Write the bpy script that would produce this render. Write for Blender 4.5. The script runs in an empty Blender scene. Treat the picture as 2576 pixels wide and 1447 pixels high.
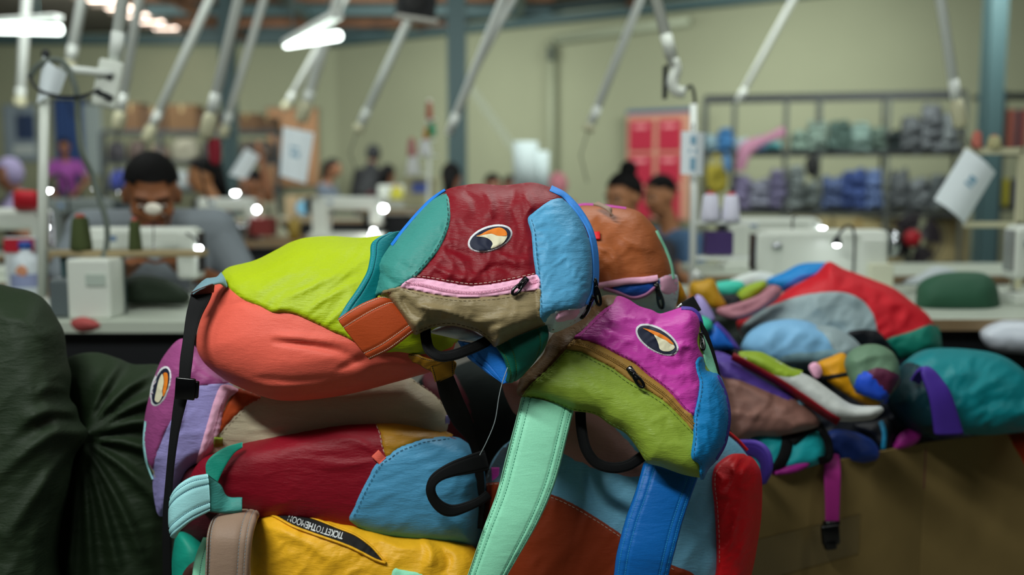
import bpy, bmesh, math, random
import numpy as np
from mathutils import Vector, Matrix, Euler
from mathutils.geometry import delaunay_2d_cdt

random.seed(7)
SC = bpy.context.scene
COL = SC.collection

# ---------------------------------------------------------------- camera
FPX = 2576 * 35.0 / 36.0            # focal length in pixels of the 2576 wide frame
CAM = np.array((0.0, 0.0, 1.10))
PITCH = math.atan((723.5 - 455.0) / FPX)
cam_data = bpy.data.cameras.new('camera')
cam_data.lens = 35.0
cam_data.sensor_width = 36.0
cam_data.clip_start = 0.05
cam_data.clip_end = 100.0
cam_data.dof.use_dof = True
cam_data.dof.focus_distance = 1.31
cam_data.dof.aperture_fstop = 2.2
cam_ob = bpy.data.objects.new('camera', cam_data)
COL.objects.link(cam_ob)
cam_ob.location = CAM
cam_ob.rotation_euler = (math.pi / 2 - PITCH, 0, 0)
SC.camera = cam_ob

# ---------------------------------------------------------------- light and exposure
world = bpy.data.worlds.new('hall_air')
SC.world = world
world.use_nodes = True
bg = world.node_tree.nodes['Background']
bg.inputs['Color'].default_value = (0.86, 1.0, 0.93, 1)
bg.inputs['Strength'].default_value = 0.03
SC.view_settings.view_transform = 'Standard'
SC.view_settings.look = 'None'
SC.view_settings.gamma = 1.0
SC.view_settings.exposure = 0.0
SC.view_settings.use_curve_mapping = False


def area(name, loc, target, sx, sy, power, color=(0.95, 1.0, 0.96)):
    l = bpy.data.lights.new(name, 'AREA')
    l.shape = 'RECTANGLE'
    l.size = sx
    l.size_y = sy
    l.energy = power
    l.color = color
    o = bpy.data.objects.new(name, l)
    COL.objects.link(o)
    o.location = loc
    d = Vector(target) - Vector(loc)
    o.rotation_euler = d.to_track_quat('-Z', 'Y').to_euler()
    return o


# area lights for the fluorescent tubes under the roof, with added fill among them
area('tube_light_pile', (-0.85, 0.30, 2.35), (0.0, 1.38, 0.7), 1.2, 0.16, 42)
area('fill_light_front', (0.9, 0.3, 2.8), (0.3, 1.5, 0.7), 1.3, 0.16, 5)  # weak unseen fill added from the front
area('tube_light_behind', (0.4, 2.6, 2.7), (0.3, 1.5, 0.7), 1.3, 0.25, 20)
for k, (x, y, w) in enumerate([(-2.4, 1.4, 16), (2.6, 1.4, 14), (-2.2, 3.6, 44), (2.4, 3.8, 50), (-3.0, 7.5, 80), (0.5, 7.0, 60), (3.2, 7.5, 80),  # first two are unseen, added to brighten the conduit poles
                               (-5.5, 12.5, 115), (-1.5, 12.5, 105), (2.4, 10.5, 84)]):
    area('tube_and_fill_row', (x, y, 2.95), (x, y + 2.0, 1.0), 1.6, 0.3, w)


def ray(px, py):
    f = np.array((0.0, math.cos(PITCH), -math.sin(PITCH)))
    u = np.array((0.0, math.sin(PITCH), math.cos(PITCH)))
    r = np.array((1.0, 0.0, 0.0))
    px = np.asarray(px, float)[..., None]
    py = np.asarray(py, float)[..., None]
    d = f + r * (px - 1288.0) / FPX + u * (723.5 - py) / FPX
    return d / d[..., 1:2]


def at(px, py, Y):
    """the world point at distance Y ahead that stands at this place of the photograph"""
    return CAM + ray(px, py) * np.asarray(Y, float)[..., None]


def k_at(Y):
    return Y / FPX                   # metres per pixel at distance Y
# ---------------------------------------------------------------- materials
def lin(c):
    if isinstance(c, str):
        c = [int(c[i:i + 2], 16) / 255 for i in (0, 2, 4)]
    return tuple(x / 12.92 if x <= 0.04045 else ((x + 0.055) / 1.055) ** 2.4 for x in c) + (1.0,)


MATS = {}


def mat(name, col, rough=0.6, metal=0.0, spec=0.4, grain=0.0, grain_scale=40.0, emit=0.0, coat=0.0, bump=0.0):
    key = name
    if key in MATS:
        return MATS[key]
    m = bpy.data.materials.new(name)
    m.use_nodes = True
    nt = m.node_tree
    b = nt.nodes['Principled BSDF']
    c = lin(col)
    b.inputs['Base Color'].default_value = c
    b.inputs['Roughness'].default_value = rough
    b.inputs['Metallic'].default_value = metal
    b.inputs['Specular IOR Level'].default_value = spec
    b.inputs['Coat Weight'].default_value = coat
    if emit:
        b.inputs['Emission Color'].default_value = c
        b.inputs['Emission Strength'].default_value = emit
    if grain or bump:
        tc = nt.nodes.new('ShaderNodeTexCoord')
        n = nt.nodes.new('ShaderNodeTexNoise')
        n.inputs['Scale'].default_value = grain_scale
        n.inputs['Detail'].default_value = 5
        nt.links.new(tc.outputs['Object'], n.inputs['Vector'])
        if grain:
            mr = nt.nodes.new('ShaderNodeMapRange')
            mr.inputs['From Min'].default_value = 0.3
            mr.inputs['From Max'].default_value = 0.7
            mr.inputs['To Min'].default_value = 1 - grain
            mr.inputs['To Max'].default_value = 1 + grain
            nt.links.new(n.outputs['Fac'], mr.inputs['Value'])
            mx = nt.nodes.new('ShaderNodeMix')
            mx.data_type = 'RGBA'
            mx.blend_type = 'MULTIPLY'
            mx.inputs[0].default_value = 1
            mx.inputs[6].default_value = c
            nt.links.new(mr.outputs['Result'], mx.inputs[7])
            nt.links.new(mx.outputs[2], b.inputs['Base Color'])
        if bump:
            bp = nt.nodes.new('ShaderNodeBump')
            bp.inputs['Strength'].default_value = bump
            bp.inputs['Distance'].default_value = 0.01
            nt.links.new(n.outputs['Fac'], bp.inputs['Height'])
            nt.links.new(bp.outputs['Normal'], b.inputs['Normal'])
    MATS[key] = m
    return m


def fab(name, col, rough=0.5, crinkle=1.0, sheen=0.0, spec=0.26, rot=0.5, weave=1.0):
    """thin nylon: fine crinkles running one way, a ripstop weave, a soft sheen"""
    key = 'fabric_' + name
    if key in MATS:
        return MATS[key]
    m = bpy.data.materials.new(key)
    m.use_nodes = True
    nt = m.node_tree
    N = nt.nodes.new
    L = nt.links.new
    b = nt.nodes['Principled BSDF']
    c = lin(col)
    b.inputs['Roughness'].default_value = rough
    b.inputs['Specular IOR Level'].default_value = spec
    b.inputs['Sheen Weight'].default_value = sheen
    b.inputs['Sheen Roughness'].default_value = 0.4
    b.inputs['Sheen Tint'].default_value = c
    tc = N('ShaderNodeTexCoord')
    mp = N('ShaderNodeMapping')
    mp.inputs['Rotation'].default_value = (0, rot, 0)
    mp.inputs['Scale'].default_value = (1.0, 1.0, 3.6)
    L(tc.outputs['Object'], mp.inputs['Vector'])
    n1 = N('ShaderNodeTexNoise')
    n1.noise_type = 'RIDGED_MULTIFRACTAL'
    n1.inputs['Scale'].default_value = 30
    n1.inputs['Detail'].default_value = 3
    n1.inputs['Roughness'].default_value = 0.62
    n1.inputs['Distortion'].default_value = 0.5
    L(mp.outputs['Vector'], n1.inputs['Vector'])
    mp2 = N('ShaderNodeMapping')
    mp2.inputs['Rotation'].default_value = (0, rot + 1.3, 0)
    mp2.inputs['Scale'].default_value = (1.0, 1.0, 5.0)
    L(tc.outputs['Object'], mp2.inputs['Vector'])
    n2 = N('ShaderNodeTexNoise')
    n2.inputs['Scale'].default_value = 105
    n2.inputs['Detail'].default_value = 4
    n2.inputs['Distortion'].default_value = 0.6
    L(mp2.outputs['Vector'], n2.inputs['Vector'])
    wv = N('ShaderNodeTexNoise')
    wv.inputs['Scale'].default_value = 900
    wv.inputs['Detail'].default_value = 2
    L(tc.outputs['Object'], wv.inputs['Vector'])
    b1 = N('ShaderNodeBump')
    b1.inputs['Strength'].default_value = 0.36 * crinkle
    b1.inputs['Distance'].default_value = 0.0022
    L(n1.outputs['Fac'], b1.inputs['Height'])
    b2 = N('ShaderNodeBump')
    b2.inputs['Strength'].default_value = 0.34 * crinkle
    b2.inputs['Distance'].default_value = 0.0026
    L(n2.outputs['Fac'], b2.inputs['Height'])
    L(b1.outputs['Normal'], b2.inputs['Normal'])
    b3 = N('ShaderNodeBump')
    b3.inputs['Strength'].default_value = 0.25 * weave
    b3.inputs['Distance'].default_value = 0.0007
    L(wv.outputs['Fac'], b3.inputs['Height'])
    L(b2.outputs['Normal'], b3.inputs['Normal'])
    L(b3.outputs['Normal'], b.inputs['Normal'])
    mr = N('ShaderNodeMapRange')
    mr.inputs['From Min'].default_value = 0.3
    mr.inputs['From Max'].default_value = 0.7
    mr.inputs['To Min'].default_value = 0.93
    mr.inputs['To Max'].default_value = 1.05
    L(wv.outputs['Fac'], mr.inputs['Value'])
    mx = N('ShaderNodeMix')
    mx.data_type = 'RGBA'
    mx.blend_type = 'MULTIPLY'
    mx.inputs[0].default_value = 1
    mx.inputs[6].default_value = c
    L(mr.outputs['Result'], mx.inputs[7])
    L(mx.outputs[2], b.inputs['Base Color'])
    MATS[key] = m
    return m


# ---------------------------------------------------------------- objects
def tag(o, label=None, cat=None, group=None, kind=None):
    if label: o['label'] = label
    if cat: o['category'] = cat
    if group: o['group'] = group
    if kind: o['kind'] = kind
    return o


def thing(name, label, cat, loc=(0, 0, 0), rz=0.0, group=None):
    o = bpy.data.objects.new(name, None)
    o.empty_display_size = 0.05
    COL.objects.link(o)
    o.location = [float(v) for v in loc]
    o.rotation_euler = (0, 0, rz)
    return tag(o, label, cat, group)


def mesh_obj(name, V, F, m, parent=None, smooth=True, local=False, label=None, kind=None):
    """V in world coordinates unless local; stored relative to the root of the parent"""
    V = np.asarray(V, float)
    if parent is not None and not local:
        r = parent
        off = np.zeros(3)
        while r is not None:
            off += np.array(r.location)
            r = r.parent
        V = V - off
    me = bpy.data.meshes.new(name)
    me.from_pydata(V.tolist(), [], F)
    if smooth:
        me.polygons.foreach_set('use_smooth', [True] * len(me.polygons))
    me.materials.append(m)
    me.update()
    o = bpy.data.objects.new(name, me)
    COL.objects.link(o)
    if parent is not None:
        o.parent = parent
    if label: o['label'] = label
    if kind: o['kind'] = kind
    return o


def copy_tree(o, parent=None):
    c = o.copy()
    COL.objects.link(c)
    c.parent = parent
    for ch in list(o.children):
        copy_tree(ch, c)
    return c


def rotm(rx=0, ry=0, rz=0):
    return np.array(Euler((rx, ry, rz)).to_matrix())


class MB:
    """collects simple solids, then links them as ONE mesh"""
    def __init__(s):
        s.V, s.F = [], []

    def add(s, V, F):
        n = len(s.V)
        s.V += [tuple(float(a) for a in v) for v in V]
        s.F += [tuple(i + n for i in f) for f in F]
        return s

    def box(s, c, size, R=None, bev=0.0):
        bm = bmesh.new()
        bmesh.ops.create_cube(bm, size=1.0)
        bmesh.ops.scale(bm, vec=size, verts=bm.verts)
        if bev:
            bmesh.ops.bevel(bm, geom=list(bm.edges), offset=bev, segments=2, profile=0.5, affect='EDGES')
        bm.verts.ensure_lookup_table()
        V = np.array([v.co[:] for v in bm.verts])
        F = [[v.index for v in f.verts] for f in bm.faces]
        bm.free()
        if R is not None: V = V @ np.asarray(R).T
        return s.add(V + np.asarray(c, float), F)

    def lathe(s, prof, c=(0, 0, 0), n=16, R=None, cap=True):
        V, F = [], []
        for r, z in prof:
            for i in range(n):
                a = 2 * math.pi * i / n
                V.append((r * math.cos(a), r * math.sin(a), z))
        for j in range(len(prof) - 1):
            for i in range(n):
                k = (i + 1) % n
                F.append((j * n + i, j * n + k, (j + 1) * n + k, (j + 1) * n + i))
        if cap:
            F.append(tuple(range(n))[::-1])
            F.append(tuple((len(prof) - 1) * n + i for i in range(n)))
        V = np.array(V)
        if R is not None: V = V @ np.asarray(R).T
        return s.add(V + np.asarray(c, float), F)

    def tube(s, P, r, n=8, closed=False):
        P = np.asarray(P, float)
        m = len(P)
        r = np.broadcast_to(np.asarray(r, float), (m,))
        if closed:
            T = np.roll(P, -1, 0) - np.roll(P, 1, 0)
        else:
            T = np.gradient(P, axis=0)
        T /= np.linalg.norm(T, axis=1)[:, None] + 1e-12
        up = np.array((0, 0, 1.0)) if abs(T[0][2]) < 0.9 else np.array((1.0, 0, 0))
        V, F = [], []
        a = np.cross(T[0], up)
        for i in range(m):
            a = a - T[i] * np.dot(a, T[i])
            a /= np.linalg.norm(a) + 1e-12
            b = np.cross(T[i], a)
            for j in range(n):
                t = 2 * math.pi * j / n
                V.append(P[i] + r[i] * (a * math.cos(t) + b * math.sin(t)))
        for i in range(m if closed else m - 1):
            for j in range(n):
                k = (j + 1) % n
                i2 = (i + 1) % m
                F.append((i * n + j, i * n + k, i2 * n + k, i2 * n + j))
        if not closed:
            F.append(tuple(range(n))[::-1])
            F.append(tuple((m - 1) * n + j for j in range(n)))
        return s.add(V, F)

    def ball(s, c, rad, n=14, m=9, R=None):
        V, F = [], []
        rad = np.broadcast_to(np.asarray(rad, float), (3,))
        V.append((0, 0, -1))
        for j in range(1, m):
            t = math.pi * j / m
            for i in range(n):
                a = 2 * math.pi * i / n
                V.append((math.sin(t) * math.cos(a), math.sin(t) * math.sin(a), -math.cos(t)))
        V.append((0, 0, 1))
        for i in range(n):
            F.append((0, 1 + (i + 1) % n, 1 + i))
            for j in range(m - 2):
                a, b = 1 + j * n + i, 1 + j * n + (i + 1) % n
                F.append((a, b, b + n, a + n))
            e = 1 + (m - 2) * n
            F.append((e + i, e + (i + 1) % n, len(V) - 1))
        V = np.array(V) * rad
        if R is not None: V = V @ np.asarray(R).T
        return s.add(V + np.asarray(c, float), F)

    def capsule(s, a, b, ra, rb, n=12):
        a, b = np.asarray(a, float), np.asarray(b, float)
        s.ball(a, ra, n, 8)
        s.ball(b, rb, n, 8)
        if np.linalg.norm(b - a) > 1e-4:
            s.tube([a, a * .5 + b * .5, b], [ra, (ra + rb) / 2, rb], n)
        return s

    def prism(s, poly, z0, z1, R=None, c=(0, 0, 0)):
        n = len(poly)
        V = [(x, y, z0) for x, y in poly] + [(x, y, z1) for x, y in poly]
        F = [tuple(range(n))[::-1], tuple(range(n, 2 * n))]
        for i in range(n):
            k = (i + 1) % n
            F.append((i, k, n + k, n + i))
        V = np.array(V)
        if R is not None: V = V @ np.asarray(R).T
        return s.add(V + np.asarray(c, float), F)

    def build(s, name, m, parent=None, smooth=False, local=False, label=None, kind=None):
        return mesh_obj(name, s.V, s.F, m, parent, smooth, local, label, kind)


# ---------------------------------------------------------------- curves and noise in picture-sized units
def spline(pts, closed=False, step=6.0):
    P = np.array([p[:2] for p in pts], float)
    n = len(P)
    out = []
    rng = range(n) if closed else range(n - 1)
    for i in rng:
        p1, p2 = P[i], P[(i + 1) % n]
        p0 = P[(i - 1) % n] if closed or i > 0 else p1
        p3 = P[(i + 2) % n] if closed or i + 2 < n else p2
        L = np.linalg.norm(p2 - p1)
        if L < 1e-6: continue
        k = max(1, int(round(L / step)))
        t = (np.arange(k) / k)[:, None]
        # tangents limited to the chord, so that corners stay tight
        m1 = (p2 - p0) / 2
        m2 = (p3 - p1) / 2
        for mm in (m1, m2):
            l = np.linalg.norm(mm)
            if l > L: mm *= L / l
        h = (2 * t**3 - 3 * t**2 + 1) * p1 + (t**3 - 2 * t**2 + t) * m1 + (-2 * t**3 + 3 * t**2) * p2 + (t**3 - t**2) * m2
        out.append(h)
    if not closed: out.append(P[-1:])
    return np.concatenate(out)


def spline_n(pts, n):
    """n points evenly along a curve through pts of any dimension"""
    P = np.array(pts, float)
    if len(P) == 2:
        t = np.linspace(0, 1, n)[:, None]
        return P[0] * (1 - t) + P[1] * t
    res = []
    m = len(P)
    for i in range(m - 1):
        p1, p2 = P[i], P[i + 1]
        p0 = P[i - 1] if i else 2 * p1 - p2
        p3 = P[i + 2] if i + 2 < m else 2 * p2 - p1
        t = np.linspace(0, 1, 16, endpoint=False)[:, None]
        res.append(0.5 * (2 * p1 + (p2 - p0) * t + (2 * p0 - 5 * p1 + 4 * p2 - p3) * t**2 + (3 * p1 - p0 - 3 * p2 + p3) * t**3))
    res.append(P[-1:])
    Q = np.concatenate(res)
    d = np.r_[0, np.cumsum(np.linalg.norm(np.diff(Q, axis=0), axis=1))]
    s = np.linspace(0, d[-1], n)
    return np.stack([np.interp(s, d, Q[:, j]) for j in range(Q.shape[1])], 1)


def seg_dist(P, A, closed=True):
    B = np.roll(A, -1, 0) if closed else A[1:]
    A = A if closed else A[:-1]
    out = np.full(len(P), 1e9)
    AB = B - A
    L2 = (AB**2).sum(1) + 1e-12
    for i in range(0, len(P), 2000):
        p = P[i:i + 2000][:, None, :]
        t = np.clip(((p - A) * AB).sum(2) / L2, 0, 1)
        q = A + AB * t[..., None]
        out[i:i + 2000] = np.sqrt(((p - q)**2).sum(2)).min(1)
    return out


def inside(P, A):
    x, y = P[:, 0], P[:, 1]
    c = np.zeros(len(P), bool)
    B = np.roll(A, -1, 0)
    for (x1, y1), (x2, y2) in zip(A, B):
        if y1 == y2: continue
        k = ((y1 > y) != (y2 > y)) & (x < (x2 - x1) * (y - y1) / (y2 - y1) + x1)
        c ^= k
    return c


_rng = np.random.default_rng(11)
_PERM = _rng.permutation(256)
_ANG = _rng.uniform(0, 2 * np.pi, 256)


def pnoise(x, y, seed=0):
    x = x + seed * 17.31
    y = y + seed * 9.77
    xi, yi = np.floor(x).astype(int), np.floor(y).astype(int)
    xf, yf = x - xi, y - yi

    def g(i, j, dx, dy):
        a = _ANG[_PERM[(_PERM[i & 255] + j) & 255]]
        return np.cos(a) * dx + np.sin(a) * dy
    u = xf**3 * (xf * (xf * 6 - 15) + 10)
    v = yf**3 * (yf * (yf * 6 - 15) + 10)
    a = g(xi, yi, xf, yf) * (1 - u) + g(xi + 1, yi, xf - 1, yf) * u
    b = g(xi, yi + 1, xf, yf - 1) * (1 - u) + g(xi + 1, yi + 1, xf - 1, yf - 1) * u
    return a * (1 - v) + b * v


def wrinkle(P, spec, seed):
    """spec: (amplitude in m, wavelength in px, direction of the ridges in degrees, stretch along them, sharp)"""
    z = np.zeros(len(P))
    for j, (amp, wl, ang, an, sharp) in enumerate(spec):
        a = math.radians(ang)
        u = (P[:, 0] * math.cos(a) - P[:, 1] * math.sin(a)) / (wl * an)
        v = (P[:, 0] * math.sin(a) + P[:, 1] * math.cos(a)) / wl
        w = 0.35 * pnoise(u * 2.1 + 5, v * 0.7 + 3, seed + 31)
        n = pnoise(u + w, v + w, seed + j * 5)
        if sharp:
            n = 1 - 2.4 * np.sqrt(n * n + 0.004)
            n = np.where(n > 0, n ** 1.7, 0.35 * n)
            patch = np.clip(0.5 + 1.5 * pnoise(P[:, 0] / (wl * 2.6), P[:, 1] / (wl * 2.6), seed + 50 + j), 0, 1)
            n = n * (0.25 + 0.75 * patch)
            z += amp * n * 0.85
        else:
            z += amp * n * 1.4
    return z


def fold_depth(P, folds):
    z = np.zeros(len(P))
    for line, amp, sig in folds:
        A = spline(line, False, 12)
        d = seg_dist(P, A, False)
        if isinstance(sig, tuple):       # fades along the line
            t = np.linspace(0, 1, len(A))
            near = np.argmin(((P[:, None, :] - A[None, :, :])**2).sum(2), 1)
            s = sig[0] + (sig[1] - sig[0]) * t[near]
            fade = np.sin(np.pi * np.clip(t[near], 0.03, 0.97)) ** 0.5
            z += amp * fade * np.exp(-(d / s)**2)
        else:
            z += amp * np.exp(-(d / sig)**2)
    return z


# ---------------------------------------------------------------- soft things
class Soft:
    """a stuffed fabric body: an outline standing at distance Y, a bulging front and back"""
    def __init__(s, root, outline, Y, tilt=(0.0, 0.0), H=0.06, R=60.0, back=None, wr=(), folds=(), rim=0.45, seed=None, step=9.0):
        s.root = root
        s.out = spline(outline, True, 10)
        s.c = s.out.mean(0)
        s.Y, s.tilt, s.H, s.R = Y, tilt, H, R
        s.back = H if back is None else back
        s.wr, s.folds, s.rimw = wr, folds, rim
        s.seed = seed if seed is not None else random.randint(1, 500)
        s.step = step
        s.extra = []
        s.panel_seam, s.panel_lift = .0022, None
        lo, hi = s.out.min(0), s.out.max(0)
        g = max((hi - lo).max() / 56, 2.0)
        s.lo, s.g = lo - 2 * g, g
        nx, ny = np.ceil((hi - lo) / g).astype(int) + 5
        X, Yy = np.meshgrid(s.lo[0] + np.arange(nx) * g, s.lo[1] + np.arange(ny) * g)
        msk = inside(np.stack([X.ravel(), Yy.ravel()], 1), s.out).reshape(ny, nx)
        u = np.zeros((ny, nx))
        for _ in range(900):
            u[1:-1, 1:-1] = 0.25 * (u[:-2, 1:-1] + u[2:, 1:-1] + u[1:-1, :-2] + u[1:-1, 2:] + 1.0)
            u[~msk] = 0
        s.u = u / (u.max() + 1e-9)

    def plane(s, P):
        return s.Y + s.tilt[0] * (P[:, 0] - s.c[0]) / 1000 + s.tilt[1] * (s.c[1] - P[:, 1]) / 1000

    def prof(s, P):
        d = seg_dist(P, s.out)
        d[~inside(P, s.out)] = 0
        rim = np.sqrt(np.clip(1 - (1 - np.clip(d / s.R, 0, 1))**2, 0, 1))
        q = (P - s.lo) / s.g
        ny, nx = s.u.shape
        qx, qy = np.clip(q[:, 0], 0, nx - 1.01), np.clip(q[:, 1], 0, ny - 1.01)
        i, j = qx.astype(int), qy.astype(int)
        fx, fy = qx - i, qy - j
        u = (s.u[j, i] * (1 - fx) + s.u[j, i + 1] * fx) * (1 - fy) + (s.u[j + 1, i] * (1 - fx) + s.u[j + 1, i + 1] * fx) * fy
        su = np.sqrt(np.clip(u, 0, 1)) * np.clip(d / (2.5 * s.g), 0, 1)**0.5
        return s.rimw * rim + (1 - s.rimw) * su, d

    def depth(s, P):
        P = np.asarray(P, float).reshape(-1, 2)
        f, d = s.prof(P)
        y = s.plane(P) - s.H * f
        fade = np.clip(d / 25, 0, 1)
        if s.wr: y = y - wrinkle(P, s.wr, s.seed) * (0.25 + 0.75 * fade)
        if s.folds: y = y - fold_depth(P, s.folds) * np.clip(d / 8, 0, 1)
        for A, lo, hi, fn in s.extra:        # what is already sewn on
            k = np.where(((P >= lo) & (P <= hi)).all(1))[0]
            if len(k): k = k[inside(P[k], A)]
            if len(k): y[k] -= fn(P[k])
        return y

    def pt(s, P, lift=0.0):
        P = np.asarray(P, float).reshape(-1, 2)
        return at(P[:, 0], P[:, 1], s.depth(P) - lift)

    def _tri(s, poly, step):
        lo, hi = poly.min(0), poly.max(0)
        xs = np.arange(lo[0], hi[0] + step, step)
        ys = np.arange(lo[1], hi[1] + step, step * 0.87)
        X, Yy = np.meshgrid(xs, ys)
        X = X + (np.arange(len(ys)) % 2)[:, None] * step / 2
        G = np.stack([X.ravel(), Yy.ravel()], 1)
        G = G[inside(G, poly)]
        G = G[seg_dist(G, poly) > 0.55 * step]
        allp = [Vector(p) for p in poly] + [Vector(p) for p in G]
        r = delaunay_2d_cdt(allp, [], [list(range(len(poly)))], 1, 1e-4)
        V = np.array([v[:] for v in r[0]])
        F = [tuple(f) for f in r[2]]
        # all faces wound the same way
        F2 = []
        for f in F:
            a, b, c = V[f[0]], V[f[1]], V[f[2]]
            cr = (b[0] - a[0]) * (c[1] - a[1]) - (b[1] - a[1]) * (c[0] - a[0])
            F2.append(f if cr < 0 else f[::-1])
        return V, F2

    def body(s, name, m, shrink=2.5, label=None, step=None):
        A = s.out
        T = np.roll(A, -1, 0) - np.roll(A, 1, 0)
        Nn = np.stack([-T[:, 1], T[:, 0]], 1)
        Nn /= np.linalg.norm(Nn, axis=1)[:, None] + 1e-9
        cand = A + Nn * shrink
        if inside(cand, A).mean() < 0.5: cand = A - Nn * shrink
        V, F = s._tri(cand, step or s.step)
        Yf = s.depth(V)
        f, d = s.prof(V)
        dd = seg_dist(V, cand)
        Yb = s.plane(V) + s.back * f
        W = at(V[:, 0], V[:, 1], Yf)
        n = len(V)
        bidx = dd < 1e-3
        mp = np.arange(n)
        keep = np.where(~bidx)[0]
        mp[keep] = n + np.arange(len(keep))
        B = at(V[keep, 0], V[keep, 1], Yb[keep])
        allV = np.concatenate([W, B])
        FF = list(F) + [tuple(int(mp[i]) for i in fc[::-1]) for fc in F]
        return mesh_obj(name, allV, FF, m, s.root, label=label)

    def panel(s, name, poly, m, lift=None, seam=None, edge=7.0, puff=0.0, puffR=40.0, wr=(), folds=(), step=None, label=None, parent=None, seed=None, thick=0.0, grow=3.5):
        lift = (s.panel_lift or .0016) if lift is None else lift
        seam = s.panel_seam if seam is None else seam
        A = spline(poly, True, (step or s.step))
        if grow and name not in ('zipper', 'zipper_opening', 'gusset_patch', 'end_patch', 'loop_tab'):
            T = np.roll(A, -1, 0) - np.roll(A, 1, 0)
            Nn = np.stack([T[:, 1], -T[:, 0]], 1)
            Nn /= np.linalg.norm(Nn, axis=1)[:, None] + 1e-9
            if inside(A + Nn * .5, A).mean() > .5: Nn = -Nn
            q = A + Nn * grow
            ok = inside(q, s.out) & (np.minimum(seg_dist(q, s.out), 99) > 4)
            A = np.where(ok[:, None], q, A)
        V, F = s._tri(A, step or s.step)
        d = seg_dist(V, A)
        e = np.clip(d / edge, 0, 1)
        e = e * e * (3 - 2 * e)
        sd = s.seed + 77 if seed is None else seed

        def fn(P, d=None):
            if d is None: d = seg_dist(P, A)
            e = np.clip(d / edge, 0, 1)
            z = lift * e * e * (3 - 2 * e)
            if puff:
                q = np.clip(d / puffR, 0, 1)
                z = z + puff * np.sqrt(1 - (1 - q)**2)
            fd = np.clip(d / 14, 0, 1)
            if wr: z = z + wrinkle(P, wr, sd) * fd
            if folds: z = z + fold_depth(P, folds) * fd
            return np.maximum(z, min(lift, .0007) * e)
        y = s.depth(V) - fn(V, d) + seam * (1 - e)
        s.extra.append((A, A.min(0), A.max(0), fn))
        return mesh_obj(name, at(V[:, 0], V[:, 1], y), F, m, parent or s.root, label=label)

    def band(s, name, line, w, m, lift=0.004, parent=None, label=None, n=None, kind=None):
        """a raised round-edged band (piping, zipper half) lying on the body along a line"""
        A = spline(line, False, 7)
        T = np.gradient(A, axis=0)
        Nn = np.stack([-T[:, 1], T[:, 0]], 1)
        Nn /= np.linalg.norm(Nn, axis=1)[:, None] + 1e-9
        V, F = [], []
        offs = np.array((-1, -0.8, -0.35, 0.35, 0.8, 1.0))
        hs = np.array((-0.6, 0.55, 1.0, 1.0, 0.55, -0.6))
        rows = []
        for o, h in zip(offs, hs):
            P = A + Nn * (w / 2) * o
            rows.append(at(P[:, 0], P[:, 1], s.depth(P if abs(o) < 0.9 else A + Nn * (w / 2) * o * 0.9) - lift * h))
        V = np.concatenate(rows)
        n_ = len(A)
        for r in range(5):
            for i in range(n_ - 1):
                a, b = r * n_ + i, (r + 1) * n_ + i
                F.append((a, a + 1, b + 1, b))
        return mesh_obj(name, V, F, m, parent or s.root, label=label, kind=kind)

    def stitch(s, line, m, parent=None, lift=0.0030, dash=8.0, gap=4.0, w=1.5, name='stitching'):
        """a row of thread dashes sewn along a seam"""
        A = spline(line, False, 2.0)
        mb = MB()
        W = s.pt(A, min(lift, .0012))
        step = int((dash + gap) / 2)
        nd = int(dash / 2)
        r = w * k_at(s.Y) / 2
        for i in range(0, len(A) - nd - 1, step):
            a, b = W[i], W[i + nd]
            mid = (a + b) / 2 + np.array((0, -r * 0.7, 0))
            mb.tube([a, mid, b], [r * 0.7, r, r * 0.7], 4)
        if mb.V:
            return mb.build(name, m, parent or s.root, kind='stuff')

    def teeth(s, line, m, parent, lift=0.004, pitch=4.0, w=5.0):
        A = spline(line, False, pitch)
        W = s.pt(A, lift)
        T = np.gradient(A, axis=0)
        Nn = np.stack([-T[:, 1], T[:, 0]], 1)
        Nn /= np.linalg.norm(Nn, axis=1)[:, None] + 1e-9
        mb = MB()
        k = k_at(s.Y)
        for i in range(len(A)):
            for sgn in (-1, 1):
                P = A[i] + Nn[i] * sgn * w * 0.5
                c = at(P[0], P[1], s.depth(A[i])[0] - min(lift, .0022))
                mb.ball(c, (1.7 * k, 1.2 * k, 1.7 * k), 5, 4)
        return mb.build('zipper_teeth', m, parent, smooth=True, kind='stuff')


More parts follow.
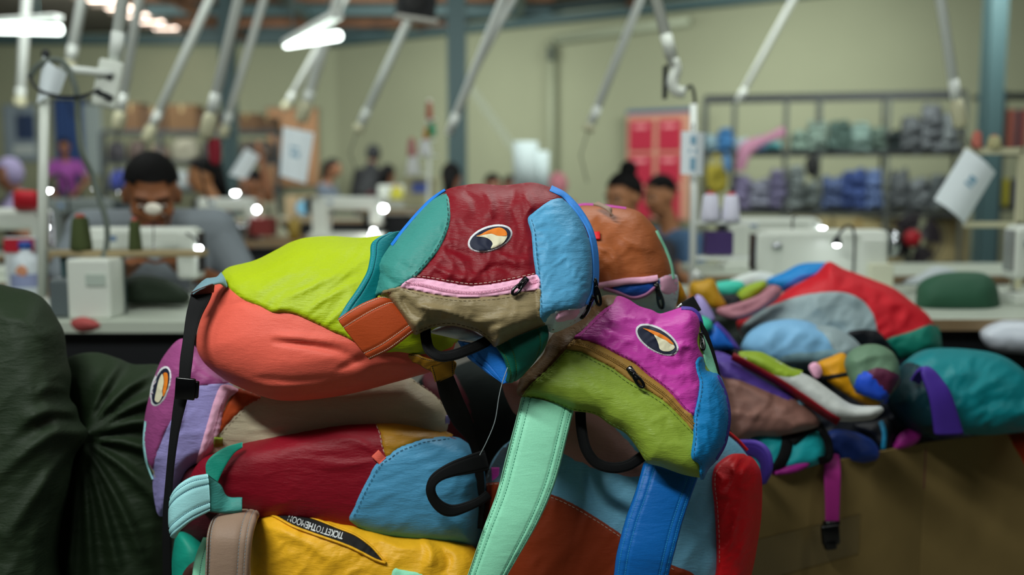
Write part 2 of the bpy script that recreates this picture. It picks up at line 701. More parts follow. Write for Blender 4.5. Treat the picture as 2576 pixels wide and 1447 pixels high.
def ribbon(name, LA, LB, m, parent, thick=0.006, grooves=(), n=40, camber=0.0, wr=(), label=None, gd=0.0016, seed=3, edge=0.0):
    """a flat strap between two edge lines of (px, py, distance)"""
    A, B = spline_n(LA, n), spline_n(LB, n)
    vs = set(np.linspace(0, 1, 9))
    for g in grooves:
        vs |= {g - 0.035, g, g + 0.035}
    vs |= {0.02, 0.98}
    vs = np.array(sorted(v for v in vs if 0 <= v <= 1))
    Q = A[:, None, :] * (1 - vs)[None, :, None] + B[:, None, :] * vs[None, :, None]
    P = at(Q[..., 0], Q[..., 1], Q[..., 2])
    du = np.gradient(P, axis=0)
    dv = np.gradient(P, axis=1)
    N = np.cross(du, dv)
    N /= np.linalg.norm(N, axis=2)[..., None] + 1e-12
    if (N * (P - CAM)).sum() > 0: N = -N           # towards the viewer's side
    h = camber * np.sqrt(np.clip(1 - (2 * vs - 1)**2, 0, 1))[None, :] * np.ones((n, 1))
    for g in grooves:
        h = h - gd * np.exp(-((vs - g) / 0.018)**2)[None, :]
    ed = np.clip(np.minimum(vs, 1 - vs) / 0.03, 0, 1)
    h = h - thick * 0.35 * (1 - ed)[None, :]
    if wr:
        h = h + wrinkle(Q[..., :2].reshape(-1, 2), wr, seed).reshape(h.shape)
    Fp = P + N * h[..., None]
    k = len(vs)
    Bp = Fp - N * (thick - thick * 0.6 * (1 - ed)[None, :])[..., None]
    V = np.concatenate([Fp.reshape(-1, 3), Bp.reshape(-1, 3)])
    o = n * k
    F = []
    for i in range(n - 1):
        for j in range(k - 1):
            a = i * k + j
            F.append((a, a + 1, a + k + 1, a + k))
            F.append((o + a, o + a + k, o + a + k + 1, o + a + 1))
        for j in (0, k - 1):
            a = i * k + j
            q = (a, a + k, o + a + k, o + a)
            F.append(q if j == 0 else q[::-1])
    for i in (0, n - 1):
        for j in range(k - 1):
            a = i * k + j
            F.append((a, a + 1, o + a + 1, o + a))
    ob = mesh_obj(name, V, F, m, parent, label=label)
    ob_info = (A, B, N, vs, h, P)
    return ob, ob_info


def ribbon_stitch(info, gs, m, parent, dash=2, gap=1, up=0.0004, n=110, r=0.00055):
    A, B, N, vs, h, P = info
    mb = MB()
    for g in gs:
        Q = A * (1 - g) + B * g
        W = at(Q[:, 0], Q[:, 1], Q[:, 2])
        j = int(np.argmin(np.abs(vs - g)))
        W = W + N[:, j] * (h[:, j] + up)[:, None]
        W = spline_n(W, n)
        for i in range(0, n - dash, dash + gap):
            mb.tube([W[i], (W[i] + W[i + dash]) / 2, W[i + dash]], [r * .7, r, r * .7], 4)
    return mb.build('stitching', m, parent, kind='stuff')


def webbing_loop(name, pts, w, m, parent, thick=0.003, n=44, label=None):
    """a webbing handle that hangs in a loop: centre line of (px, py, distance), w in px"""
    C = spline_n(pts, n)
    T = np.gradient(C[:, :2], axis=0)
    Nn = np.stack([-T[:, 1], T[:, 0]], 1)
    Nn /= np.linalg.norm(Nn, axis=1)[:, None] + 1e-9
    w = np.interp(np.linspace(0, 1, n), np.linspace(0, 1, len(np.atleast_1d(w))), np.atleast_1d(w)) if np.ndim(w) else np.full(n, w)
    A = C.copy(); A[:, :2] += Nn * w[:, None] / 2
    B = C.copy(); B[:, :2] -= Nn * w[:, None] / 2
    return ribbon(name, A, B, m, parent, thick=thick, n=n, camber=0.0015, label=label, grooves=(0.12, 0.88), gd=0.0006)[0]


def zip_pull(parent, S, p, e, m, lift=0.005, size=22.0, ring=8.0):
    """slider body at p, pull tab ending at e (px)"""
    k = k_at(S.Y)
    p, e = np.array(p, float), np.array(e, float)
    lift = min(lift, .006)
    W = S.pt([p], lift)[0]
    E = S.pt([e], lift + 0.002)[0]
    d = E - W
    d /= np.linalg.norm(d)
    sx = MB()
    side = np.cross(d, (0, -1.0, 0))
    side /= np.linalg.norm(side)
    nrm = np.cross(side, d)
    R = np.stack([d, side, nrm], 1)
    sx.box(W, (size * k, size * 0.62 * k, 0.006), R, bev=0.002)
    sx.box(W + (0, -0.004, 0), (size * 0.6 * k, size * 0.3 * k, 0.005), R, bev=0.0018)
    o = sx.build('zipper_slider', m, parent, smooth=True)
    t = MB()
    a = W + np.array((0, -0.005, 0))
    L = np.linalg.norm(E - a)
    P = []
    for i in range(28):
        th = 2 * math.pi * i / 28
        x = 0.5 - 0.5 * math.cos(th)
        wv = math.sin(th) * ring * k * (0.55 + 0.45 * x) * 1.0
        P.append(a + (E - a) * (0.12 + 0.88 * x) + side * wv)
    t.tube(P, 0.0021, 6, closed=True)
    q = []
    for i in range(14):
        th = 2 * math.pi * i / 14
        q.append(a + (E - a) * (0.36 + 0.13 * math.cos(th)) + side * math.sin(th) * ring * k * 0.62)
    t.box(a + (E - a) * 0.34, (L * 0.42, ring * k * 1.3, 0.0026), R, bev=0.001)
    t.build('pull_tab', m, parent, smooth=True)
    return o


def emblem(S, root, oval, tilt, navy, cream, orange, label=None):
    """woven oval badge: pale rim, navy field, cream slope, orange crest"""
    cx, cy, ra, rb = oval

    def ell(f=1.0, g=0.0):
        t = np.linspace(0, 2 * np.pi, 33)[:-1]
        a = math.radians(tilt)
        x, y = (ra - g) * np.cos(t), (rb - g) * np.sin(t)
        return np.stack([cx + x * math.cos(a) + y * math.sin(a), cy - x * math.sin(a) + y * math.cos(a)], 1)
    sh = lambda q: [(cx + (x - cx) * .92, cy + (y - cy) * .92) for x, y in q]
    cream, orange = sh(cream), sh(orange)
    rim = S.panel('badge', ell(), M_RIM, lift=0.0028, seam=0.0004, edge=3, step=3.5, grow=0, label=label or 'oval woven badge with white rim')
    S.panel('badge_field', ell(g=5.5), M_NAVY, lift=0.0018, seam=-0.001, edge=2, step=3.5, grow=0, parent=rim, label='navy badge field')
    S.panel('badge_slope', cream, M_CREAM, lift=0.0016, seam=-0.001, edge=2, step=3.5, grow=0, parent=rim, label='cream badge slope')
    S.panel('badge_crest', orange, M_ORANGE, lift=0.0016, seam=-0.001, edge=2, step=3.5, grow=0, parent=rim, label='orange badge crest')
    return rim


def soft_root(name, label, outline, Y, cat='backpack', group=None):
    o = np.array([p[:2] for p in outline], float)
    b = at(o[:, 0].mean(), o[:, 1].max(), Y)
    return thing(name, label, cat, b, 0, group)


def tab(S, quad, m, label, lift=.006, name='loop_tab'):
    """short folded webbing tab sewn into a seam; quad runs root, tip, tip, root"""
    a, b, c, d = [np.array(q, float) for q in quad]
    y = S.depth(np.array([a, b, c, d]))
    f = lambda p, yy, l: (p[0], p[1], yy - l)
    LA = [f(a, y[0], .0005), f((a + b) / 2, (y[0] + y[1]) / 2, lift * .8), f(b, y[1], lift)]
    LB = [f(d, y[3], .0005), f((c + d) / 2, (y[2] + y[3]) / 2, lift * .8), f(c, y[2], lift)]
    return ribbon(name, LA, LB, m, S.root, thick=.0025, n=8, label=label)[0]
# ---------------------------------------------------------------- the hall
M_WALL = mat('wall_paint', '898d74', rough=.85, spec=.2, grain=.06, grain_scale=.6)
M_FLOOR = mat('floor_concrete', '6f6f68', rough=.55, grain=.15, grain_scale=3)
M_ROOF = mat('roof_sheet', '5a564c', rough=.7, grain=.25, grain_scale=1.5)
M_STEEL = mat('painted_steel', '3c5355', rough=.5)
M_TIMBER = mat('roof_timber', '6b4a34', rough=.8, grain=.3, grain_scale=4)


def struct(name, mb, m, label=None):
    o = mb.build(name, m)
    o['kind'] = 'structure'
    if label: o['label'] = label
    return o


struct('floor', MB().box((0, 8, -.05), (24, 30, .1)), M_FLOOR)
xk = float(at(850, 455, 17.0)[0])
struct('wall_back', MB().box(((xk - 12) / 2, 17.1, 1.85), (12 + xk, .2, 3.7)), M_WALL)
p0, p1 = np.array((xk, 17.0)), at(1700, 455, 13.5)[:2]
d = p1 - p0
d /= np.linalg.norm(d)
p2 = p0 + d * 13.5
mid = (p0 + p2) / 2 + np.array((-d[1], d[0])) * .1
struct('wall_right', MB().box((mid[0], mid[1], 1.85), (13.5, .2, 3.7), rotm(0, 0, math.atan2(d[1], d[0]))), M_WALL)
struct('wall_left', MB().box((-12.1, 8, 1.85), (.2, 18.4, 3.7)), M_WALL)
WALLD = d
struct('ceiling', MB().box((0, 8, 3.60), (24.4, 19, .1)), M_ROOF)
M_CARD = mat('cardboard', '8d7748', rough=.8, spec=.2, grain=.08, grain_scale=9)
M_TAPE = mat('packing_tape', '7d6a40', rough=.35, spec=.5)
# ---------------------------------------------------------------- roof, columns and wall fittings
struct('trim_1', MB().box((xk / 2 - 3.2, 16.85, 3.42), (12.5, .25, .14)), M_STEEL)
a = p0 - WALLD * .2
b = p0 + WALLD * 9.5
c = (a + b) / 2 - np.array((-WALLD[1], WALLD[0])) * .18
AW = math.atan2(WALLD[1], WALLD[0])
struct('trim_2', MB().box((c[0], c[1], 3.36), (9.7, .2, .10), rotm(0, 0, AW)).box((c[0], c[1], 3.50), (9.7, .2, .04), rotm(0, 0, AW)), M_STEEL)
for k, y in enumerate((12.2, 13.3, 14.4, 15.5, 16.4)):
    struct('ceiling_beam', MB().box((-2.3, y, 3.49), (5.7, .10, .12)), M_TIMBER if k % 2 else M_STEEL)
for k, x in enumerate((-4.4, -2.9, -1.4, .1, 1.6)):
    struct('ceiling_beam', MB().box((x, 14.2, 3.44), (.12, 5.4, .10)), M_TIMBER if k % 2 == 0 else M_STEEL)
# translucent roof sheets that let daylight in
M_SKY = mat('translucent_sheet', 'ffe6d4', emit=9.0)
M_SKYF = mat('skylight_frame', '8a7d70', rough=.6)
fr = MB()
for y in np.arange(11.6, 17.0, .62):
    fr.box((-5.55, y, 3.515), (.46, .14, .05))
fr = struct('window_1', fr, M_SKYF)
for k, y in enumerate(np.arange(11.91, 16.7, .62)):
    MB().box((-5.55, y, 3.53), (.36, .40 if k < 2 else .17, .01)).build('pane', M_SKY, None).parent = fr


def column(px, Y, wpx, label, zt=3.5, m=M_STEEL):
    w = wpx * k_at(Y)
    c = at(px, 455, Y)
    mb = MB().box((c[0], c[1], zt / 2), (w, .03, zt)).box((c[0] - w / 2 + .015, c[1] + w / 2, zt / 2), (.03, w, zt)).box((c[0] + w / 2 - .015, c[1] + w / 2, zt / 2), (.03, w, zt))
    mb.box((c[0], c[1] + w / 2, .01), (w * 1.6, w * 1.6, .02))
    o = mb.build('steel_column', m)
    return tag(o, label, None, None, 'structure')


column(578, 12.0, 34, 'teal grey steel column behind the dark haired worker')
column(1150, 11.0, 46, 'teal grey steel column with diagonal brace')
column(2492, 8.2, 42, 'teal grey steel column beside the fabric shelving')
# diagonal brace off the column
P0, P1 = at(1182, 218, 11.0), at(1325, 420, 11.0)
dv = P1 - P0
P2 = P0 + dv * (P0[2] / (P0[2] - P1[2])) * .99
mb = MB()
L = np.linalg.norm(P2 - P0)
mb.box((P0 + P2) / 2, (.09, .05, L), rotm(0, math.atan2((P2 - P0)[0], (P2 - P0)[2]), 0))
o = tag(mb.build('steel_brace', mat('brace_paint', 'a4ab94', rough=.6)), 'pale diagonal steel brace leaning from the middle column', 'brace')
# wall conduit with its junction box
wy = lambda px: 1.0 / (1 / 17.0 + (1 / 13.5 - 1 / 17.0) * (px - 850) / 850.0)
Y = wy(1388) - .12
t = thing('wall_conduit', 'pale wall conduit with small dark junction box', 'conduit', at(1388, 460, Y))
MB().tube([at(1388, 100, Y), at(1388, 300, Y), at(1388, 640, Y)], .055, 8).build('pipe', mat('conduit_paint', '8f957c'), t, smooth=True)
MB().box(at(1386, 135, Y - .06), (.11, .06, .20), bev=.01).build('junction_box', mat('junction_dark', '3b4438'), t)
a, b = at(1400, 100, wy(1400) - .15), at(1735, 52, wy(1735) - .15)
o = tag(MB().tube([a, (a + b) / 2, b], .06, 8).build('wall_pipe', mat('pipe_paint', '98a088'), None, smooth=True), 'horizontal pipe running high along the plastered wall', 'pipe')
# ---- lamps
M_TUBE = mat('lamp_tube', 'f2fff8', emit=6.0)
M_FIX = mat('lamp_fixture', 'cfd4cf', rough=.5)


def tube_lamp(a, b, label, w=.07):
    a, b = np.array(a), np.array(b)
    c = (a + b) / 2
    d = b - a
    L = np.linalg.norm(d)
    az = math.atan2(d[1], d[0])
    R = rotm(0, 0, az)
    t = thing('fluorescent_lamp', label, 'lamp', c)
    MB().box(c + np.array((0, 0, .05)), (L, w * 1.3, .035), R, bev=.006).build('fixture', M_FIX, t)
    MB().tube([a, c, b], w / 2, 10).build('tube', M_TUBE, t, smooth=True)
    for f in (.15, .85):
        p = a * (1 - f) + b * f
        MB().tube([p + np.array((0, 0, .06)), np.array((p[0], p[1], 3.545))], .004, 5).build('suspension_wire', M_STEEL, t)


tube_lamp(at(-190, 67, 8.0), at(150, 75, 7.6), 'glowing fluorescent lamp at the upper left near the skylight', .07)
tube_lamp(at(722, 111, 5.4), at(850, 90, 4.5), 'glowing fluorescent lamp seen end on beside a conduit pole', .045)

# hanging box loudspeaker
c = at(1047, 4, 5.0)
t = thing('hanging_speaker', 'black box hanging from the roof with pale rim', 'speaker', c)
MB().box(c, (.185, .16, .16), rotm(.1, .12, .2), bev=.01).build('cabinet', mat('speaker_black', '15181a', rough=.5), t)
MB().box(c + np.array((0, 0, -.085)), (.20, .175, .018), rotm(.1, .12, .2), bev=.004).build('rim', mat('speaker_rim', 'b9b8b0'), t)
MB().lathe([(.045, 0), (.05, .008), (.02, .012)], c + np.array((.0, -.085, -.01)), 16, rotm(math.pi / 2)).build('cone', mat('speaker_cone', '050606', rough=.6), t)
MB().tube([c, c + (0, 0, .6), np.array((c[0], c[1], 3.55))], .012, 6).build('hanger_rod', M_STEEL, t)

# ---- conduit poles that bring power down to the machines
M_PVC = mat('grey_conduit', 'e0e6e0', rough=.45)
M_PLUG = mat('cream_plug', 'c4c2a2', rough=.5)
M_WHITE = mat('machine_white', 'd6dcd2', rough=.35, spec=.5)
M_DARK = mat('dark_plastic', '1b2022', rough=.45)


def pole(top, bot, w, Y, label, plug=None, mid=None, m=M_PVC, dY=0.0):
    top, bot = np.array(top, float), np.array(bot, float)
    A, B = at(top[0], top[1], Y + dY), at(bot[0], bot[1], Y)
    d = (A - B) / (A[2] - B[2])
    T = B + d * (3.52 - B[2])
    t = thing('conduit_pole', label, 'pole', B)
    pts = [B, (B + T) / 2, T] if mid is None else [B] + [at(*q, Y) for q in mid] + [A, T]
    r = w * k_at(Y) / 2
    MB().tube(pts, r, 10).build('pipe', m, t, smooth=True)
    MB().tube([B + d * .03, B + d * .09], r * 1.1, 10).build('coupling', m, t, smooth=True)
    if plug:
        h = plug * k_at(Y)
        dn = -d / np.linalg.norm(d)
        MB().tube([B - dn * h * .3, B, B + dn * h * .8, B + dn * h], [r * 1.1, r * 1.45, r * 1.4, r * .9], 10).build('plug', M_PLUG, t, smooth=True)
        MB().tube([B + dn * h, B + dn * (h + .12) + (0.01, 0, 0), B + dn * h + (0.0, 0.02, -.24)], .003, 6).build('cable', M_DARK, t, smooth=True)
    return t


t = pole((308, 0), (286, 168), 30, 2.7, 'thick white conduit pole carrying the power socket box')
c = at(272, 212, 2.68)
MB().box(c, (.062, .05, .125), rotm(0, .22, .3), bev=.008).build('socket_box', M_WHITE, t, label='white power socket box')
for dx, dz in ((.012, .02), (-.012, -.025), (.01, -.035)):
    MB().box(c + np.array((dx, -.028, dz)), (.022, .012, .016), rotm(0, .5, 0), bev=.002).build('socket', M_DARK, t)
pole((352, -10), (302, 292), 22, 4.2, 'thin conduit pole close behind the socket box pole', 36)
pole((600, 0), (528, 300), 25, 3.6, 'conduit pole ending in a cream plug above the red tag', 48)
pole((850, 0), (768, 268), 25, 5.9, 'conduit pole crossing the end on lamp', 40)
pole((468, 130), (380, 325), 21, 5.2, 'short looking conduit pole above the seated man', 34)
pole((636, 90), (566, 322), 18, 6.4, 'conduit pole in front of the steel column behind the man', 24)
pole((1030, 45), (905, 318), 21, 5.4, 'conduit pole under the hanging black box', 16)
pole((1272, -20), (1128, 338), 21, 4.6, 'conduit pole slanting across the braced column')
pole((1296, -10), (1178, 205), 17, 5.2, 'thinner conduit pole touching the one across the braced column')
pole((1612, -5), (1484, 318), 21, 4.8, 'conduit pole slanting over the plain wall beside the red board', 14)
pole((2000, -10), (1856, 255), 15, 7.5, 'faint thin conduit pole above the fabric shelving')
pole((2366, 0), (2408, 268), 24, 3.5, 'conduit pole ending in cream plug over the grey fabric bundles', 55)
pole((206, 0), (176, 160), 24, 5.2, 'conduit pole behind the lamp at the upper left', 20)
pole((62, 70), (50, 250), 22, 9.0, 'conduit pole hanging below the upper left lamp', 18)
pole((800, 120), (722, 262), 15, 8.5, 'far thin conduit pole above the hanging white paper', 16)
t = pole((1650, -5), (1696, 168), 28, 2.9, 'white conduit pole bent into an elbow beside dark bracket', m=M_WHITE)
MB().tube(spline_n([at(1694, 150, 2.9), at(1700, 175, 2.9), at(1692, 205, 2.9), at(1700, 228, 2.9), at(1722, 232, 2.9)], 14), .017, 10).build('elbow', M_WHITE, t, smooth=True)
MB().box(at(1673, 207, 2.93), (.012, .03, .095), bev=.003).build('bracket', M_DARK, t)
MB().tube(spline_n([at(1720, 232, 2.9), at(1738, 215, 2.9), at(1748, 250, 2.9), at(1745, 300, 2.9)], 14), .005, 6).build('cable', M_DARK, t, smooth=True)

# ---- hanging papers
M_PAPER = mat('paper', 'e6f0f4', rough=.8)
M_INK = mat('ink_blue', '7fa9c0', rough=.8)


def paper(label, quad, Y, marks=(), m=M_PAPER, name='paper_sheet', hang=None):
    P = [at(x, y, Y) for x, y in quad]
    t = thing(name, label, 'paper', P[3])
    n = 9
    V, F = [], []
    for i in range(n):
        for j in range(n):
            u, v = i / (n - 1), j / (n - 1)
            p = (P[0] * (1 - u) + P[1] * u) * (1 - v) + (P[3] * (1 - u) + P[2] * u) * v
            V.append(p + np.array((0, -.02 * math.sin(math.pi * u), 0)))
    for i in range(n - 1):
        for j in range(n - 1):
            F.append((i * n + j, (i + 1) * n + j, (i + 1) * n + j + 1, i * n + j + 1))
    V2 = [v + np.array((0, .0012, 0)) for v in V]
    k = len(V)
    mesh_obj('sheet', V + V2, F + [tuple(a + k for a in f[::-1]) for f in F], m, t)
    if marks:
        mb = MB()
        for u0, v0, u1, v1 in marks:
            q = []
            for u, v in ((u0, v0), (u1, v0), (u1, v1), (u0, v1)):
                q.append((P[0] * (1 - u) + P[1] * u) * (1 - v) + (P[3] * (1 - u) + P[2] * u) * v + np.array((0, -.02 * math.sin(math.pi * u) - .002, 0)))
            mb.add(q, [(0, 1, 2, 3)])
        mb.build('print', M_INK, t)
    if hang is not None:
        MB().tube([(P[0] + P[1]) / 2, at(hang[0], hang[1], Y)], .0025, 5).build('string', M_DARK, t)
    return t


paper('white paper with faint blue print hanging below a conduit pole', [(712, 318), (790, 334), (770, 462), (704, 442)], 5.85, [(.3, .35, .6, .4), (.35, .45, .65, .55)], hang=(768, 272))
paper('tilted white paper beside the raised arm', [(618, 372), (654, 392), (618, 452), (576, 440)], 6.38, hang=(568, 324))
paper('white sheet hanging askew at the far right with faint blue print', [(2430, 372), (2504, 434), (2426, 563), (2350, 502)], 3.2, [(.42, .32, .62, .42), (.38, .45, .6, .5)], hang=(2436, 350))
paper('white paper clipped high on the thin white stand', [(108, 140), (168, 185), (150, 235), (92, 262)], 2.58)
paper('white printed paper on the steel thread rack', [(1714, 330), (1772, 334), (1768, 442), (1712, 438)], 2.86, [(.35, .1, .6, .3), (.3, .4, .65, .5), (.35, .6, .6, .9)], hang=(1745, 310))
# rolled papers in front of the brace
c = at(1322, 420, 8.0)
t = thing('paper_roll', 'upright white paper rolls in front of the diagonal brace', 'paper roll', at(1335, 480, 8.0))
MB().lathe([(.10, 0), (.10, .42), (.02, .425)], at(1322, 490, 8.0), 16).build('roll', mat('paper_roll', 'aebcbc', rough=.8), t, smooth=True)
MB().lathe([(.075, 0), (.075, .34), (.02, .345)], at(1358, 488, 8.05), 16).build('roll', mat('paper_roll', 'aebcbc', rough=.8), t, smooth=True)
MB().lathe([(.09, 0), (.09, .03)], at(1330, 520, 8.0), 12).build('stand', M_DARK, t)
MB().tube([at(1335, 520, 8.0), np.array((at(1335, 520, 8.0)[0], 8.0, 0))], .03, 8).build('post', M_DARK, t)

# ---- red board on the wall
Y = wy(1655) - .25
bc = at(1655, 420, Y)
t = thing('notice_board', 'red panelled notice board with pinkish frame and blue top on the wall', 'board', bc + np.array((0, 0, -.7)))
R = rotm(0, 0, AW)
ppm = Y / FPX
nrm = R @ np.array((0, -1.0, 0))
ex = R @ np.array((1.0, 0, 0))
MB().box(bc, (170 * ppm, .04, 262 * ppm), R).build('board', mat('board_pink', 'b0806a', rough=.7), t)
for i in range(2):
    for j in range(3):
        c = bc + ex * ((-45 + i * 78) * ppm) + nrm * .03 + np.array((0, 0, (78 - j * 84) * ppm))
        MB().box(c, ((66 if i == 0 else 62) * ppm, .02, 76 * ppm), R, bev=.004).build('red_panel', mat('board_red', '9c1430', rough=.7), t)
        MB().box(c + nrm * .015 + np.array((0, 0, 22 * ppm)), (34 * ppm, .006, 9 * ppm), R).build('caption_strip', mat('board_caption', 'cf7f84', rough=.7), t)
MB().box(bc + np.array((0, 0, 137 * ppm)), (174 * ppm, .06, 10 * ppm), R).build('top_rail', mat('board_blue', '23466e'), t)

# ---- notice frame and navy curtain far left
c = at(52, 335, 16.975)
t = thing('picture_frame', 'grey framed notice with dark picture on the far wall', 'frame', c)
MB().box(c, (.55, .05, .95), bev=.01).build('frame', mat('frame_grey', '7d8a92'), t)
MB().box(c + np.array((.10, -.03, .1)), (.30, .02, .42)).build('picture', mat('frame_navy', '2a3a58'), t)
MB().box(c + np.array((.06, -.03, -.28)), (.36, .02, .16)).build('caption', mat('frame_pale', 'aeb7b4'), t)
c = at(176, 345, 16.9)
mb = MB()
V, F = [], []
for i in range(25):
    for j in (0, 1):
        V.append((c[0] - .28 + .56 * i / 24, 16.95 + .03 * math.sin(i * 1.6), c[2] + (-.75 if j else .62)))
for i in range(24):
    F.append((i * 2, i * 2 + 1, i * 2 + 3, i * 2 + 2))
t = thing('curtain', 'navy blue curtain on the far wall behind the magenta shirt', 'curtain', c)
mesh_obj('drape', V, F, mat('curtain_navy', '25406e', rough=.8), t)
MB().tube([(c[0] - .34, 16.96, c[2] + .64), (c[0] + .34, 16.96, c[2] + .64)], .015, 6).build('rod', M_DARK, t)

# pale grey curtain next to the navy one, warm board and pale cloth behind the hanging paper
for px, w, zt, zb, cc, lab, nm in [(234, 46, 262, 440, '8e9a98', 'pale grey curtain beside the navy curtain on the far wall', 'curtain')]:
    k = k_at(16.9)
    c = at(px, 350, 16.95)
    V, F = [], []
    for i in range(21):
        for yy in (zt, zb):
            V.append((c[0] + (i / 20 - .5) * w * k, 16.94 + .03 * math.sin(i * 1.7), at(px, yy, 16.95)[2]))
    for i in range(20):
        F.append((i * 2, i * 2 + 1, i * 2 + 3, i * 2 + 2))
    t = thing(nm, lab, 'curtain', c)
    mesh_obj('drape', V, F, mat('curtain_' + cc, cc, rough=.8), t)
    MB().tube([(c[0] - .2, 16.96, at(px, zt, 16.95)[2] + .02), (c[0] + .2, 16.96, at(px, zt, 16.95)[2] + .02)], .015, 6).build('rod', M_DARK, t)
c = at(738, 372, 16.93)
t = thing('pin_board', 'warm tan board on the wall behind the hanging white paper', 'board', c + np.array((0, 0, -.6)))
k = k_at(16.93)
MB().box(c, (124 * k, .05, 190 * k), bev=.01).build('panel', mat('board_tan', 'a87f5c', rough=.8), t)
MB().box(c + np.array((0, 0, 96 * k)), (128 * k, .07, 5 * k)).build('top_rail', mat('board_rail', '7d5a3c'), t)
# ---------------------------------------------------------------- furniture and machines of the sewing hall
M_TOP = mat('table_laminate', 'b4bcae', rough=.4)
M_EDGE = mat('table_edge', '8a7455', rough=.6)
M_BLACK = mat('black_panel', '0d0f14', rough=.6)


def table(label, x0, x1, y0, y1, z=.75, top=None, panel=True, edge=None):
    cx, cy = (x0 + x1) / 2, (y0 + y1) / 2
    t = thing('sewing_table', label, 'table', (cx, cy, 0))
    MB().box((cx, cy, z - .015), (x1 - x0, y1 - y0, .03), bev=.004).build('table_top', top or M_TOP, t)
    MB().box((cx, y0 - .003, z - .016), (x1 - x0, .006, .028)).build('front_edge', edge or M_EDGE, t)
    if panel:
        MB().box((cx, y0 + .05, z - .25), (x1 - x0 - .06, .012, .42)).build('front_panel', M_BLACK, t)
    for sx in (-1, 1):
        for sy in (-1, 1):
            MB().box((cx + sx * ((x1 - x0) / 2 - .05), cy + sy * ((y1 - y0) / 2 - .07), (z - .03) / 2), (.04, .04, z - .03)).build('leg', M_DARK, t)
    return t


M_LED = mat('lamp_led', 'f4fbff', emit=60.0)
M_STEELB = mat('bright_steel', 'b8bcc0', rough=.2, metal=1.0)


def sewing_machine(label, loc, rz=math.pi, sc=(.8, .8, .8), led=1.0, m=None, group=None, arm_h=.10, wheel=None):
    m = m or M_WHITE
    t = thing('sewing_machine', label, 'sewing machine', loc, rz, group)
    S3 = np.array(sc)

    def B(name, mt, fn, smooth=False):
        mb = MB()
        fn(mb)
        mb.V = [tuple(np.array(v) * S3) for v in mb.V]
        return mb.build(name, mt, t, smooth=smooth, local=True)
    B('bed', m, lambda q: q.box((0, 0, .022), (.50, .18, .044), bev=.008))
    B('needle_plate', M_STEELB, lambda q: q.box((-.19, 0, .046), (.07, .05, .003)))
    B('column', m, lambda q: q.box((.17, 0, .16), (.11, .13, .25), bev=.018))
    B('arm', m, lambda q: q.box((0, 0, .312 - arm_h / 2), (.46, .115, arm_h), bev=.022))
    B('head', m, lambda q: q.box((-.195, 0, .20), (.085, .118, .20), bev=.016))
    B('face_plate', M_STEELB, lambda q: q.box((-.240, 0, .21), (.006, .09, .16), bev=.002))
    B('hand_wheel', wheel or M_DARK, lambda q: q.lathe([(.02, 0), (.062, .004), (.066, .016), (.062, .03), (.03, .034)], (.235, 0, .25), 18, rotm(0, math.pi / 2, 0)), True)
    B('needle_bar', M_STEELB, lambda q: q.tube([(-.195, 0, .11), (-.195, 0, .05)], .005, 8))
    B('presser_foot', M_STEELB, lambda q: q.box((-.195, -.012, .050), (.014, .03, .006), bev=.002).tube([(-.195, .01, .11), (-.195, .01, .05)], .004, 6))
    B('tension_dial', M_STEELB, lambda q: q.lathe([(.018, 0), (.018, .01), (.010, .018)], (-.17, -.06, .24), 12, rotm(math.pi / 2)), True)
    B('thread_guide', M_STEELB, lambda q: q.tube([(-.10, 0, .31), (-.10, 0, .36), (-.085, 0, .365)], .004, 6))
    B('control_label', mat('label_blue', '6f88a8', rough=.6), lambda q: q.box((.12, .0585, .268), (.07, .002, .022)))
    if led:
        B('machine_lamp', M_LED, lambda q: q.ball((-.245, .045, .225), (.010 * led, .010 * led, .010 * led), 10, 7), True)
        B('lamp_neck', M_DARK, lambda q: q.tube([(-.20, .06, .29), (-.235, .07, .27), (-.245, .05, .235)], .004, 6))
    return t


M_GREENTH = mat('olive_thread_cone', '3f4a24', rough=.85, bump=.4, grain_scale=300)


def cone(label, px, py, Y, hpx, wpx, m, top='b0574a', group=None):
    """thread cone standing with its foot at px, py"""
    k = k_at(Y)
    c = at(px, py, Y)
    t = thing('thread_cone', label, 'thread cone', c, 0, group)
    h, w = hpx * k, wpx * k / 2
    MB().lathe([(w * .9, 0), (w, .06 * h), (w * .96, .2 * h), (w * .72, .86 * h), (w * .60, .9 * h)], c, 16).build('thread', m, t, smooth=True)
    MB().lathe([(w * .45, .88 * h), (w * .40, h)], c, 12).build('core', mat('cone_core_' + top, top, rough=.7), t, smooth=True)
    return t


def carton(label, px0, px1, py0, py1, Y, m, d=.25, rz=0.0, name='carton', tape=True):
    k = k_at(Y)
    c = at((px0 + px1) / 2, (py0 + py1) / 2, Y + d / 2)
    w, h = (px1 - px0) * k, (py1 - py0) * k
    t = thing(name, label, 'box', (c[0], c[1], c[2] - h / 2), rz)
    MB().box((0, 0, h / 2), (w, d, h), bev=min(w, h) * .03).build('body', m, t, local=True)
    if tape: MB().box((0, 0, h + .001), (w * .12, d * .98, .003)).box((0, -d / 2 - .001, h * .85), (w * .12, .003, h * .28)).build('tape', M_TAPE, t, local=True)
    return t


# ---- near left station of the man
table('white sewing table with black front in front of the seated man', -1.62, -.30, 2.48, 3.0, edge=M_TOP)
sewing_machine('white sewing machine the seated man works at', (at(365, 760, 2.86)[0], 2.86, .75), math.pi, (.70, .7, .70), 1.2)
c = at(231, 735, 2.53)
t = thing('control_box', 'white control box standing at the front of the table', 'control box', (c[0], 2.56, .75))
MB().box((c[0], 2.56, .826), (.108, .10, .152), bev=.006).build('housing', M_WHITE, t)
MB().box((c[0] + .02, 2.508, .85), (.05, .004, .03)).build('label_plate', mat('label_pale', 'aebbb0'), t)
MB().box((c[0] - .085, 2.57, .80), (.055, .08, .10), bev=.008).build('motor', mat('motor_grey', '5a6466', rough=.4), t)
